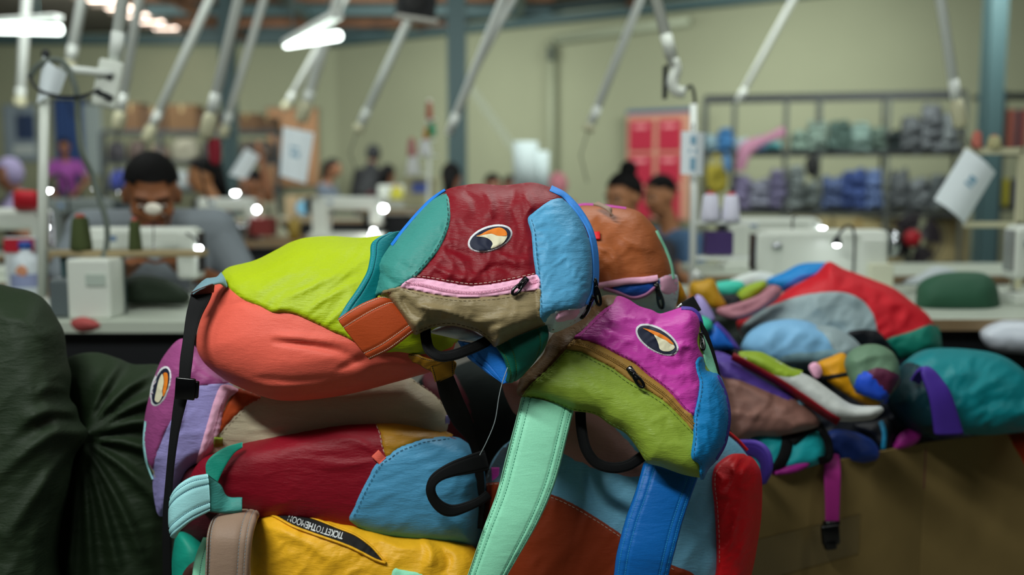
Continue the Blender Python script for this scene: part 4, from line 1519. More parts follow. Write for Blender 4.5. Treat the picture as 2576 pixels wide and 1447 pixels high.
def person(label, px, py, Y, rz=0.0, shirt=None, skinc='7a4f38', hair='short', stand=False, pitch=.2, voxel=.014, arms='table', build=1.0, fingers=False, sleeve=.55, lean=.5, hijab=None, dsh=.27):
    hc = at(px, py, Y)
    H = hc[2]
    SK = skin(skinc)
    off = rotm(0, 0, rz) @ np.array((0, -.02 - lean * .08 - .045 - lean * .048, 0))
    root = thing('person', label, 'person', (hc[0] - off[0], hc[1] - off[1], 0), rz)
    hip = H * .58 if stand else .50
    nk = H - dsh + .07                       # base of the neck
    ln = lean * .16
    sh = H - dsh
    w = .175 * build
    y_sh = -.02 - ln * .5
    tor = MB()
    tor.ball((0, .06, hip + .02), (.155 * build, .115, .13))
    tor.capsule((0, .05, hip + .08), (0, y_sh, sh - .13), .13 * build, .135 * build)
    tor.ball((0, y_sh, sh - .10), (.165 * build, .115, .15))
    tor.capsule((-w, y_sh, sh), (w, y_sh, sh), .068, .068)
    tor.capsule((0, y_sh, sh + .02), (0, y_sh - .015, nk + .03), .075, .058)
    # arms
    arm, slv = MB(), MB()
    joints = []
    for s in (-1, 1):
        S_ = np.array((s * w, y_sh, sh))
        if arms == 'raise' and s == 1:
            E = S_ + np.array((s * .10, -.05, .22))
            W_ = E + np.array((0, -.05, .27))
        elif arms == 'down':
            E = S_ + np.array((s * .08, .02, -.28))
            W_ = E + np.array((s * .0, -.10, -.23))
        else:
            E = S_ + np.array((s * .13, -.10, -.24))
            zt = max(.80, sh - .52)
            W_ = np.array((s * .11, y_sh - .36, zt + .03))
        joints.append((s, S_, E, W_))
        arm.capsule(S_, E, .052 * build, .043).capsule(E, W_, .042, .028)
        d = (W_ - E) / np.linalg.norm(W_ - E)
        palm = W_ + d * .05
        side = np.cross(d, (0, 0, 1.0))
        if np.linalg.norm(side) < .2: side = np.array((1.0, 0, 0))
        side /= np.linalg.norm(side)
        up = np.cross(side, d)
        arm.capsule(W_, palm, .026, .028)
        for k in range(-1, 2):
            arm.ball(palm + side * k * .020, (.022, .024, .018), 8, 6)
        for k, L in enumerate((.070, .080, .074, .058)):
            b_ = palm + d * .022 + side * ((k - 1.5) * .0215)
            m_ = b_ + d * L * .5 + up * .006
            e_ = m_ + d * L * .42 - up * .022
            arm.capsule(b_, m_, .0095, .0088, 8).capsule(m_, e_, .0088, .0075, 8)
        tb_ = palm - d * .02 + side * (-s) * .03
        arm.capsule(tb_, tb_ + d * .035 - side * s * .02, .012, .010, 8).capsule(tb_ + d * .035 - side * s * .02, tb_ + d * .065 - side * s * .018 - up * .012, .010, .008, 8)
        f = sleeve
        slv.capsule(S_, S_ * (1 - f) + E * f if f <= 1 else E, .066 * build, .060)
        if f > 1:
            slv.capsule(E, E * .2 + W_ * .8, .055, .042)
    # head, tilted about the neck
    hd = MB()
    hd.ball((0, .008, .03), (.078, .096, .098), 20, 14)
    hd.ball((0, -.030, -.055), (.060, .062, .062), 16, 10)
    hd.ball((0, -.052, -.088), (.030, .030, .024), 12, 8)
    hd.ball((0, -.045, -.010), (.066, .052, .060), 16, 10)
    hd.capsule((0, -.090, .018), (0, -.112, -.024), .010, .015, 10)
    hd.capsule((-.014, -.098, -.030), (.014, -.098, -.030), .009, .009, 8)
    hd.capsule((-.046, -.080, .034), (-.014, -.090, .030), .012, .012, 8).capsule((.046, -.080, .034), (.014, -.090, .030), .012, .012, 8)
    for s in (-1, 1):
        hd.ball((s * .080, .008, -.008), (.012, .020, .032), 8, 8)
        hd.ball((s * .042, -.070, -.022), (.024, .022, .022), 8, 8)
    c0 = np.array((0, y_sh - .045 - ln * .3, H))
    RP = rotm(pitch, 0, 0)

    def hp(v):
        return (np.asarray(v, float) + np.array((0, 0, .10))) @ RP.T - np.array((0, 0, .10)) + c0
    body = MB()
    body.add(tor.V, tor.F)
    body.add(arm.V, arm.F)
    body.add(hp(hd.V), hd.F)
    body.capsule((0, y_sh - .01, nk + .0), tuple(hp((0, .01, -.06))), .058, .052)
    legs = MB()
    for s in (-1, 1):
        if stand:
            legs.capsule((s * .09, .05, hip), (s * .10, .03, hip * .52), .085, .058).capsule((s * .10, .03, hip * .52), (s * .10, .06, .09), .056, .040)
            foot = ((s * .10, .05, .05), (s * .11, -.13, .035))
        else:
            legs.capsule((s * .09, .05, hip), (s * .12, -.36, hip - .01), .085, .062).capsule((s * .12, -.36, hip - .01), (s * .12, -.33, .10), .060, .042)
            foot = ((s * .12, -.32, .05), (s * .13, -.50, .035))
        body.capsule(foot[0], foot[1], .045, .034)
    body.add(legs.V, legs.F)
    b = fuse(body, 'body', SK, root, voxel)
    # clothes a little outside the body
    sb = MB()
    for V, F in ((tor.V, tor.F),):
        q = np.array(V)
        q = q[:, :]
        sb.ball((0, .06, hip + .03), (.168 * build, .128, .13)).capsule((0, .05, hip + .06), (0, y_sh, sh - .13), .145 * build, .150 * build).ball((0, y_sh, sh - .10), (.180 * build, .130, .160)).capsule((-w, y_sh, sh), (w, y_sh, sh), .080, .080)
    sb.add(slv.V, slv.F)
    fuse(sb, 'shirt', shirt or M_TROUSER, root, voxel * 1.1)
    lg = MB()
    if stand:
        for s in (-1, 1):
            lg.capsule((s * .09, .05, hip), (s * .10, .03, hip * .52), .098, .072).capsule((s * .10, .03, hip * .52), (s * .10, .06, .10), .068, .055)
    else:
        for s in (-1, 1):
            lg.capsule((s * .09, .05, hip), (s * .12, -.36, hip - .01), .098, .075).capsule((s * .12, -.36, hip - .01), (s * .12, -.33, .11), .072, .056)
    lg.ball((0, .06, hip - .01), (.16 * build, .125, .11))
    fuse(lg, 'trousers', M_TROUSER, root, voxel * 1.1)
    # hair or scarf
    hb = MB()
    if hair in ('short', 'bun', 'long'):
        q = MB().ball((0, .012, .034), (.086, .102, .102), 26, 20)
        V = np.array(q.V)
        keep = V[:, 2] > .036 - .42 * V[:, 1]
        if hair != 'short': keep = V[:, 2] > .02 - .75 * V[:, 1]
        ids = np.where(keep)[0]
        mp = {int(i): n for n, i in enumerate(ids)}
        Fk = [tuple(mp[i] for i in f) for f in q.F if all(i in mp for i in f)]
        Vo = hp(V[ids])
        Vi = hp(V[ids] * .93)
        n = len(ids)
        hb.add(np.concatenate([Vo, Vi]), Fk + [tuple(i + n for i in f[::-1]) for f in Fk])
        if hair == 'bun': hb.ball(hp((0, .06, .135))[()], (.045, .045, .045))
        if hair == 'long': hb.capsule(hp((0, .085, .02)), hp((0, .10, -.16)), .065, .045)
        hb.build('hair', M_HAIR, root, smooth=True, local=True)
    if hijab is not None:
        q = MB().ball((0, .015, .02), (.096, .108, .122), 24, 18)
        V = np.array(q.V)
        keep = ~((V[:, 1] < -.055) & (np.abs(V[:, 0]) < .06) & (V[:, 2] < .075))
        ids = np.where(keep)[0]
        mp = {int(i): n for n, i in enumerate(ids)}
        Fk = [tuple(mp[i] for i in f) for f in q.F if all(i in mp for i in f)]
        hb.add(hp(V[ids]), Fk)
        hb.capsule((0, y_sh - .02, sh + .07), (0, y_sh - .03, sh - .06), .095, .15)
        hb.build('headscarf', hijab, root, smooth=True, local=True)
    for s in (-1, 1):
        MB().ball(hp((s * .031, -.0875, .006)), (.0115, .007, .0045), 10, 8).build('eye', M_EYE, root, smooth=True, local=True)
        MB().ball(hp((s * .031, -.0945, .005)), (.006, .003, .006), 8, 6).build('iris', M_IRIS, root, smooth=True, local=True)
        MB().capsule(hp((s * .046, -.090, .032)), hp((s * .016, -.100, .030)), .005, .005, 6).build('eyebrow', M_HAIR, root, smooth=True, local=True)
    MB().capsule(hp((-.020, -.088, -.060)), hp((.020, -.088, -.060)), .006, .006, 8).ball(hp((0, -.090, -.060)), (.018, .008, .008), 8, 6).build('mouth', M_LIP, root, smooth=True, local=True)
    return root


SH = lambda n, c: mat('shirt_' + n, c, rough=.8)
person('man in grey t-shirt bent over his sewing machine', 382, 482, 3.18, .34, SH('grey', '7d868c'), '8c5838', 'short', pitch=.45, voxel=.008, build=1.10, fingers=True, lean=1.0, dsh=.135)
person('person in magenta shirt far back near the navy curtain', 162, 370, 15.4, .3, SH('magenta', '7c3a80'), '7a4e38', 'short', stand=True)
person('person in lilac headscarf seated at the far left', 28, 440, 8.0, -.5, SH('plum', '54465c'), '8a5c42', None, hijab=SH('lilac', '8f86a8'))
person('dark haired person in dark red shirt seen from the side', 518, 442, 7.0, -1.2, SH('wine', '5c1c2a'), 'b07c54', 'long')
person('person raising an arm behind the second row machines', 640, 466, 8.2, -1.0, SH('offwhite', 'a8a890'), '8a5c40', 'short', arms='raise')
person('person with dark hair seated far off by the plain wall', 834, 424, 13.0, 1.4, SH('bluegrey', '545e6a'), '946548', 'long')
person('standing person in black jacket with hood near the wall', 938, 388, 14.0, 2.6, SH('black', '111416'), '5a3a28', None, stand=True, arms='down', sleeve=1.2, build=1.15, hijab=SH('black', '111416'))
person('person in dark crimson top beside the black jacket', 974, 440, 12.0, 2.8, SH('darkcrimson', '4a1018'), '8a5c42', 'long')
person('person in bright red top just above the crimson backpack', 1134, 448, 8.6, 3.0, SH('red', 'a0182a'), '8a5c42', 'long', build=1.2)
person('small dark head just over the middle of the crimson backpack', 1238, 470, 9.8, .3, SH('navy', '2a3244'), '8a5c42', 'short')
person('small dark head over the end of the crimson backpack', 1282, 470, 11.4, .1, SH('darkteal', '28464a'), '8a5c42', 'short')
person('person in dusty pink headscarf before the plain wall', 1402, 470, 9.5, 2.9, SH('rose', '9c5460'), '8a5c40', None, hijab=SH('rosescarf', 'a0646c'))
person('woman with tied up hair bun beside the copper backpack', 1576, 498, 5.0, -.8, SH('charcoal', '2a2a30'), 'a87450', 'bun')
person('person in denim blue shirt in front of the red board', 1668, 494, 6.0, -1.0, SH('denim', '4a6a8c'), 'a87450', 'short', voxel=.012)
# ---------------------------------------------------------------- the pile of backpacks
CRIMSON = fab('crimson', '7c0618', rough=.48, rot=1.45)
CRIMSON_LOW = fab('crimson_low', '86081e', rough=.5, rot=.05)
TEAL = fab('teal', '3c8c84', rough=.5, rot=-.7)
SKY = fab('sky', '529cc6', rough=.46, rot=-.45)
PINK = fab('pink', 'f2b4d0', rough=.7, crinkle=.3)
KHAKI = fab('khaki', '8a7a58', rough=.42)
RUST = fab('rust', 'b0451a', rough=.6, crinkle=.35)
PETROL = fab('petrol', '087f86', rough=.5, crinkle=.5)
COBALT = fab('cobalt', '1f78d8', rough=.5, crinkle=.5)
BOTTLE = fab('bottle_green', '0f5a4a', rough=.45, crinkle=.4)
WHITE = fab('white', 'cfdbe0', rough=.5)
LIME = fab('lime', 'a9bd12', rough=.48, rot=-.62)
CORAL = fab('coral', 'e4614f', rough=.55, rot=-1.0, crinkle=.6)
SLATE = fab('slate', '6f919c', rough=.6, crinkle=.5)
BROWN = fab('brown', '4a2a26', rough=.6, crinkle=.5)
BLACKWEB = mat('black_webbing', '0b0c0e', rough=.75, spec=.25, bump=.25, grain_scale=1400)
BLACKPL = mat('black_plastic', '050506', rough=.22, spec=.5)
COPPER = fab('copper', 'a45a30', rough=.45)
MAGENTA = fab('magenta', 'c43aa4', rough=.44, rot=-.4)
OLIVE = fab('olive', '8ca438', rough=.42, rot=-.6)
GOLD = fab('gold', 'a8803a', rough=.6, crinkle=.25)
BRONZE = fab('bronze', '6a4a20', rough=.5)
AZURE = fab('azure', '1683c4', rough=.44, rot=-.6)
MINT = fab('mint', '9aeac4', rough=.55, crinkle=.4)
AQUA = fab('pale_aqua', 'a4e0e4', rough=.55, crinkle=.45)
ROYAL = fab('royal_blue', '0f66b8', rough=.45, crinkle=.55)
PURPLE = fab('purple', '4c3a9c', rough=.5, crinkle=.4)
REDN = fab('red', 'e0141f', rough=.42, rot=1.0)
DUSTY = fab('dusty_pink', 'b08078', rough=.5)
MAUVE = fab('mauve', '9c4a82', rough=.45)
LILAC = fab('lilac', '9a92cc', rough=.42)
BEIGE = fab('beige', 'c0b498', rough=.55, rot=0, crinkle=.8)
OCHRE = fab('ochre', 'a8781c', rough=.45)
YELLOW = fab('yellow', 'f0b424', rough=.42, rot=-.3)
TAUPE = fab('taupe', '937a68', rough=.55, crinkle=.4)
DKGREEN = fab('dark_green', '1c2a17', rough=.62, sheen=.05, spec=.25)
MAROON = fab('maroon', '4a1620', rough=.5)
BUFF = fab('buff', '8d7740', rough=.5)
THREAD_W = mat('pale_thread', 'c9b8a8', rough=.8)
THREAD_D = mat('dark_thread', '1c2a2c', rough=.8)
THREAD_B = mat('blue_thread', '2c5a74', rough=.8)
M_RIM = mat('badge_white', 'd8d8dc', rough=.7, bump=.3, grain_scale=600)
M_NAVY = mat('badge_navy', '0e1630', rough=.7)
M_CREAM = mat('badge_cream', 'd9d2b4', rough=.7)
M_ORANGE = mat('badge_orange', 'e07a16', rough=.7)

# low cutting table that carries the pile
tb = thing('cutting_table', 'low wooden cutting table under the pile of backpacks', 'table', (0.0, 1.62, 0.0))
M_PLY = mat('plywood', '8a7350', rough=.6, grain=.15, grain_scale=14)
MB().box((-.04, 1.53, 0.475), (.74, 0.50, 0.03), bev=.004).build('table_top', M_PLY, tb)
for sx in (-1, 1):
    for sy in (-1, 1):
        MB().box((-.04 + sx * .32, 1.53 + sy * .2, .23), (.05, .05, .46), bev=.004).build('leg', M_PLY, tb)

# ---- dark green sack and cloth at the left
o = [(-40, 712), (40, 722), (85, 733), (118, 756), (146, 800), (164, 836), (172, 900), (182, 945), (178, 1000), (194, 1022), (204, 1058), (224, 1084), (214, 1112), (190, 1150), (176, 1230), (155, 1320), (150, 1420), (190, 1600), (200, 1900), (150, 2120), (-150, 2140), (-330, 2000), (-340, 1500), (-260, 1000), (-140, 780)]
r = soft_root('fabric_sack', 'big dark green fabric sack bulging beside the backpack pile', o, 1.50, 'sack')
S = Soft(r, o, 1.52, (0, .10), H=.15, R=140, back=.30, rim=.5, seed=5, step=9,
         wr=[(.006, 90, 60, 2.5, True), (.0025, 34, 20, 2.5, True)],
         folds=[([(212, 1085), (150, 1085), (60, 1140), (-40, 1230)], 0.0102, (10, 24)), ([(214, 1095), (150, 1160), (80, 1260), (0, 1360)], 0.0119, (9, 26)), ([(195, 1040), (120, 1035), (60, 1060)], 0.0102, (9, 20)),
                ([(205, 1065), (140, 1050), (70, 1090)], -0.0102, (8, 18)), ([(182, 985), (130, 975), (90, 985)], 0.0085, (8, 18)), ([(0, 800), (60, 810), (130, 850)], 0.0068, (8, 22)), ([(210, 1105), (160, 1230), (100, 1380)], 0.0136, (10, 30))])
S.body('body', DKGREEN, step=9)

o = [(120, 940), (172, 896), (240, 884), (300, 900), (335, 914), (400, 915), (440, 935), (450, 1000), (440, 1120), (440, 1300), (430, 1530), (420, 2000), (60, 2020), (60, 1540), (100, 1300), (140, 1100)]
r = soft_root('green_cloth', 'dark green cloth gathered in folds between sack and mauve pocket', o, 1.62, 'cloth')
PIN = (205, 1105)
fl = []
for ex, ey, a in [(300, 905, .014), (380, 930, .016), (440, 985, .014), (445, 1060, .013), (440, 1160, .012), (425, 1290, .012), (360, 1400, .012), (300, 1450, .011), (230, 1470, .011), (170, 1460, .011)]:
    m1 = ((PIN[0] + ex) / 2, (PIN[1] + ey) / 2 - 18)
    fl.append(([PIN, m1, (ex, ey)], a, (7, 19)))
S = Soft(r, o, 1.62, (0, .1), H=.09, R=120, back=.10, rim=.5, seed=8, wr=[(.004, 46, 10, 4, True)], folds=[(a_, b_ * 1.7, c_) for a_, b_, c_ in fl], step=7)
S.body('body', DKGREEN, step=8)

# ---- lowest: backpack with sky blue body, rust and red pockets
o = [(1213, 1245), (1222, 1208), (1236, 1158), (1275, 1112), (1340, 1070), (1440, 1040), (1560, 1025), (1700, 1030), (1790, 1062), (1836, 1096), (1860, 1117), (1884, 1147), (1905, 1175), (1911, 1210), (1909, 1291), (1901, 1361), (1884, 1447), (1850, 1530), (1500, 1560), (1290, 1540), (1222, 1440), (1208, 1330)]
r = soft_root('backpack', 'sky blue backpack with rust front pocket and bulging red side pocket', o, 1.47)
S = Soft(r, o, 1.47, (0, .1), H=.085, R=110, back=.035, rim=.6, seed=21, wr=[(.0045, 70, 75, 2.5, True), (.0016, 26, 60, 3, True)], step=8)
S.body('body', fab('sky_pale', '7cc0e0', rough=.46, rot=1.2), label='sky blue body')
pk = [(1219, 1216), (1250, 1212), (1300, 1222), (1387, 1246), (1436, 1267), (1502, 1306), (1565, 1348), (1630, 1390), (1691, 1424), (1745, 1448), (1790, 1520), (1500, 1570), (1280, 1550), (1216, 1440), (1202, 1330), (1208, 1268)]
S.panel('front_pocket', pk, fab('rust_dark', '8a3212', rough=.6, crinkle=.35), lift=.006, seam=.002, puff=.004, label='rust front pocket')
S.stitch([(1222, 1221), (1255, 1218), (1387, 1252), (1436, 1273), (1502, 1312), (1565, 1354), (1630, 1396), (1700, 1436)], THREAD_W, lift=.0085, w=1.6)
rp = [(1862, 1144), (1840, 1146), (1820, 1157), (1802, 1174), (1795, 1195), (1794, 1225), (1799, 1266), (1804, 1343), (1805, 1420), (1800, 1500), (1860, 1520), (1890, 1447), (1907, 1361), (1916, 1291), (1917, 1210), (1910, 1176), (1890, 1150)]
S.panel('side_pocket', rp, REDN, lift=.006, puff=.016, puffR=46, wr=[(.008, 34, 75, 2.2, True), (.003, 15, 60, 2.2, True)], step=5.5, label='red side pocket')
S.stitch([(1812, 1172), (1800, 1192), (1799, 1225), (1804, 1266), (1809, 1343), (1810, 1420)], THREAD_W, lift=.012, w=1.4)
S.band('piping', [(1800, 1066), (1832, 1088), (1858, 1110), (1880, 1134)], 9, REDN, lift=.006, label='red piping')
tab(S, [(1237, 1213), (1235, 1176), (1254, 1176), (1255, 1209)], MAGENTA, 'magenta loop tab')
S.panel('side_gusset', [(1221, 1212), (1226, 1190), (1240, 1155), (1275, 1115), (1290, 1140), (1270, 1180), (1262, 1214)], fab('grey_blue', '4c6470', rough=.6), lift=.003, label='grey blue gusset')

# ---- mauve, lilac and beige backpack lying on its side
o = [(456, 857), (500, 885), (560, 930), (650, 955), (850, 955), (1024, 945), (1062, 970), (1092, 990), (1116, 1014), (1127, 1046), (1128, 1080), (1100, 1120), (900, 1180), (700, 1190), (560, 1180), (496, 1172), (460, 1215), (410, 1292), (397, 1278), (386, 1202), (367, 1157), (364, 1112), (369, 1051), (379, 1005), (393, 950), (416, 898)]
r = soft_root('backpack', 'beige backpack with lilac and mauve pocket end and pink zipper, under the coral one', o, 1.50)
SF = S = Soft(r, o, 1.485, (-.05, .02), H=.055, R=60, back=.035, rim=.6, seed=33, wr=[(.0028, 36, 4, 5, True), (.001, 15, 5, 5, True)], step=7)
S.body('body', BEIGE, label='beige body')
S.panel('end_pocket', [(456, 852), (500, 880), (575, 955), (567, 972), (510, 972), (473, 991), (456, 1066), (440, 1080), (424, 1080), (401, 1127), (384, 1180), (366, 1160), (359, 1112), (364, 1051), (374, 1003), (388, 950), (412, 896)], MAUVE, lift=.002, puff=.004, wr=[(.004, 40, 70, 2, True)], label='mauve end pocket')
S.panel('side_panel', [(585, 968), (570, 990), (550, 1030), (530, 1092), (505, 1160), (462, 1218), (408, 1300), (395, 1290), (384, 1220), (390, 1160), (404, 1120), (430, 1060), (454, 1030), (473, 988), (510, 970)], LILAC, lift=.003, wr=[(.004, 34, 60, 2.5, True)], label='lilac side panel')
S.panel('rust_panel', [(597, 980), (625, 985), (657, 1001), (628, 1016), (604, 1034), (578, 1060), (546, 1096), (550, 1070), (562, 1035)], RUST, lift=.0028, label='rust panel')
zp = S.panel('zipper', [(559, 968), (600, 980), (576, 1003), (561, 1038), (554, 1081), (540, 1120), (522, 1150), (493, 1170), (506, 1118), (526, 1048), (539, 1005)], PINK, lift=.0065, seam=.0005, edge=4, label='pink zipper tape')
S.stitch([(572, 985), (556, 1020), (545, 1060), (532, 1105), (508, 1156)], mat('rose_thread', 'b06a86'), parent=zp, lift=.0055, dash=14, gap=2, w=1.6)
S.stitch([(652, 1004), (628, 1021), (604, 1039), (580, 1063), (552, 1096)], THREAD_W, lift=.003)
S.stitch([(1040, 958), (1070, 975), (1098, 998), (1117, 1024)], THREAD_W, lift=.003, w=2.2)
S.band('piping', [(366, 1060), (362, 1112), (368, 1160), (384, 1206)], 6, AQUA, lift=.004, label='pale aqua piping')
emblem(S, r, (404, 972, 53, 23), 72, None, [(398, 1016), (388, 1010), (392, 985), (399, 955), (408, 938), (412, 950), (412, 965), (408, 985), (409, 998)], [(412, 936), (422, 936), (424, 955), (419, 985), (411, 1000), (410, 985), (413, 965), (413, 950)])
tab(S, [(537, 1126), (539, 1103), (561, 1104), (560, 1124)], OLIVE, 'green loop tab')
tab(S, [(1121, 1068), (1124, 1046), (1134, 1044), (1131, 1067)], LILAC, 'lilac tab', name='size_tab')

# ---- backpack backing the gap, its green taken near black for the shade there
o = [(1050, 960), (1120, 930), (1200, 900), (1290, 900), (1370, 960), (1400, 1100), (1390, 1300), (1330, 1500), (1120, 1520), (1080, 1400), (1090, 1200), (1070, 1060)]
r = soft_root('backpack', 'bottle green backpack coloured near black for the shade in the pile gap', o, 1.72)
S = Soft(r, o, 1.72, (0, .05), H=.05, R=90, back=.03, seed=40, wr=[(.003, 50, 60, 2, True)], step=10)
S.body('body', fab('gap_shade_green', '04100e', rough=.8))
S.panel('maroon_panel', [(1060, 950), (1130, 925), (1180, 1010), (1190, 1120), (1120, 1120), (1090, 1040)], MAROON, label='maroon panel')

# ---- crimson, ochre and blue backpack
o = [(500, 1160), (560, 1130), (600, 1117), (632, 1108), (755, 1081), (859, 1062), (947, 1055), (999, 1056), (1069, 1070), (1129, 1094), (1165, 1110), (1200, 1145), (1216, 1210), (1216, 1290), (1196, 1375), (1139, 1380), (1069, 1380), (947, 1370), (790, 1340), (667, 1320), (600, 1300), (520, 1290), (470, 1230)]
r = soft_root('backpack', 'crimson backpack with ochre and light blue panels and a coral side tab', o, 1.46)
SG = S = Soft(r, o, 1.445, (0, .02), H=.07, R=70, back=.035, rim=.6, seed=51, wr=[(.0020, 40, 4, 5, True), (.0008, 16, 2, 5, True)], step=7,
              folds=[([(945, 1140), (900, 1110), (840, 1100)], .003, (5, 14)), ([(940, 1160), (870, 1170), (800, 1165)], .003, (5, 16))])
S.body('body', CRIMSON_LOW, label='crimson body')
S.panel('ochre_panel', [(943, 1052), (999, 1051), (1072, 1065), (1140, 1094), (1129, 1101), (1069, 1108), (1034, 1119), (1003, 1131), (974, 1153), (964, 1126), (957, 1091)], OCHRE, lift=.002, wr=[(.003, 20, 8, 4, True)], label='ochre panel')
S.panel('side_panel', [(974, 1151), (1003, 1129), (1034, 1117), (1069, 1106), (1129, 1099), (1160, 1104), (1206, 1145), (1222, 1210), (1222, 1290), (1200, 1380), (1139, 1385), (1000, 1380), (880, 1310), (880, 1301), (891, 1280), (908, 1242), (929, 1200), (950, 1165)], SKY, lift=.0025, puff=.004, wr=[(.0025, 44, 30, 3, True)], label='light blue side panel')
S.stitch([(943, 1062), (955, 1091), (962, 1126), (971, 1148)], THREAD_W, lift=.004, w=2)
S.stitch([(1131, 1104), (1069, 1112), (1036, 1123), (1006, 1135), (980, 1154), (957, 1170), (936, 1204), (915, 1246), (898, 1284), (888, 1302)], THREAD_B, lift=.0046, w=1.8)
tab(S, [(971, 1152), (952, 1132), (934, 1149), (954, 1168)], CORAL, 'coral loop tab')
webbing_loop('grab_handle', [(1225, 1158, 1.365), (1180, 1170, 1.35), (1130, 1185, 1.34), (1095, 1205, 1.335), (1083, 1232, 1.335), (1094, 1262, 1.34), (1120, 1283, 1.345), (1150, 1284, 1.35), (1200, 1265, 1.36), (1230, 1245, 1.38)], [52, 48, 40, 30, 24, 26, 32, 26, 22, 24], BLACKWEB, r, label='black webbing handle')
# teal strap root that folds into the pale aqua strap
ribbon('strap_root', [(610, 1112, 1.400), (570, 1124, 1.385), (535, 1145, 1.375), (518, 1168, 1.37), (519, 1198, 1.365)], [(610, 1126, 1.395), (590, 1140, 1.385), (570, 1168, 1.375), (556, 1195, 1.37), (546, 1218, 1.365)], fab('jade', '16937e', rough=.5, crinkle=.5), r, thick=.002, camber=.0005, label='jade strap root')
t_, inf = ribbon('strap_patch', [(521, 1192, 1.338), (552, 1216, 1.352), (573, 1248, 1.358), (610, 1252, 1.358)], [(527, 1288, 1.330), (552, 1291, 1.335), (582, 1289, 1.34), (609, 1286, 1.345)], TEAL, r, thick=.004, camber=.003, wr=[(.002, 30, 60, 1.5, False)], label='teal strap patch')
ribbon_stitch(inf, (.03, .97), THREAD_D, t_)
t_, inf = ribbon('shoulder_strap', [(523, 1193, 1.336), (482, 1201, 1.325), (447, 1221, 1.32), (431, 1242, 1.325), (428, 1262, 1.345)], [(528, 1288, 1.328), (484, 1311, 1.315), (458, 1330, 1.312), (436, 1348, 1.315), (431, 1356, 1.335)], AQUA, r, thick=.008, grooves=(.10, .26, .74, .90), camber=.004, label='pale aqua shoulder strap')
ribbon_stitch(inf, (.10, .26, .74, .90), THREAD_B, t_)

# ---- yellow backpack at the very bottom
o = [(628, 1390), (632, 1345), (643, 1308), (672, 1284), (720, 1276), (790, 1285), (880, 1301), (947, 1319), (999, 1334), (1045, 1338), (1104, 1343), (1157, 1357), (1195, 1375), (1222, 1420), (1230, 1540), (900, 1570), (680, 1550), (632, 1470)]
r = soft_root('backpack', 'bright yellow backpack with black lettered zipper opening, under the crimson one', o, 1.42)
SH = S = Soft(r, o, 1.42, (0, .10), H=.07, R=80, back=.035, rim=.6, seed=64, wr=[(.0045, 46, 35, 2.2, True), (.002, 20, 60, 2.2, True)], step=6,
              folds=[([(700, 1340), (780, 1370), (860, 1420)], .004, (8, 22)), ([(1060, 1350), (1085, 1390), (1075, 1440)], .008, (7, 18)), ([(1110, 1380), (1130, 1410), (1120, 1450)], -.007, (7, 18)), ([(960, 1360), (1010, 1380), (1060, 1375)], .004, (6, 14)), ([(650, 1330), (700, 1330), (760, 1350)], .003, (6, 14))])
S.body('body', YELLOW, label='yellow body')
zo = [(668, 1286), (695, 1279), (737, 1294), (790, 1308), (842, 1329), (894, 1350), (929, 1375), (950, 1396), (966, 1415), (947, 1407), (877, 1372), (790, 1341), (737, 1321), (695, 1299)]
zz = S.panel('zipper_opening', zo, mat('black_lining', '0a0a0b', rough=.8), lift=.0005, seam=-.0015, edge=4, step=5, label='black zipper opening with white lettering')
S.band('zipper_lip', [(690, 1274), (737, 1290), (790, 1304), (842, 1325), (894, 1346), (931, 1372), (952, 1394), (970, 1416)], 7, YELLOW, lift=.005, label='yellow zipper lip')
S.band('zipper_lip', [(664, 1288), (695, 1301), (737, 1324), (790, 1344), (877, 1375), (947, 1410), (970, 1417)], 8, YELLOW, lift=.005, label='yellow zipper lip')
S.stitch([(700, 1277), (790, 1303), (842, 1324), (894, 1345), (931, 1371), (966, 1411)], mat('grey_thread', '8f9aa0'), lift=.0105, w=1.8)


def lettering(S, parts, p0, p1, hgt, m, parent, lift):
    """printed words laid on a body; parts = [(text, bold)] and the line runs from p0 to p1 in the photograph"""
    V, F = [], []
    x = 0.0
    for txt, bold in parts:
        cu = bpy.data.curves.new('words', 'FONT')
        cu.body = txt
        cu.size = 1.0
        cu.offset = 0.022 if bold else -0.006
        ob = bpy.data.objects.new('words', cu)
        COL.objects.link(ob)
        dg = bpy.context.evaluated_depsgraph_get()
        dg.update()
        me = bpy.data.meshes.new_from_object(ob.evaluated_get(dg))
        vv = np.array([v.co[:] for v in me.vertices])
        n = len(V)
        V += [(v[0] + x, v[1]) for v in vv]
        F += [tuple(i + n for i in p.vertices) for p in me.polygons]
        x += vv[:, 0].max() + 0.06
        bpy.data.objects.remove(ob)
        bpy.data.curves.remove(cu)
        bpy.data.meshes.remove(me)
    V = np.array(V)
    p0, p1 = np.array(p0, float), np.array(p1, float)
    L = np.linalg.norm(p1 - p0)
    e = (p1 - p0) / L
    up = np.array((e[1], -e[0]))
    t = V[:, 0] / x
    P = p0 + e * (t * L)[:, None] + up * (V[:, 1] / 0.70 * hgt)[:, None]
    P[:, 1] += 9.0 * ((2 * t - 1)**2 - 1) * -0.35
    return mesh_obj('lettering', S.pt(P, lift), F, m, parent, smooth=False, label='white printed words TICKET TO THE MOON')


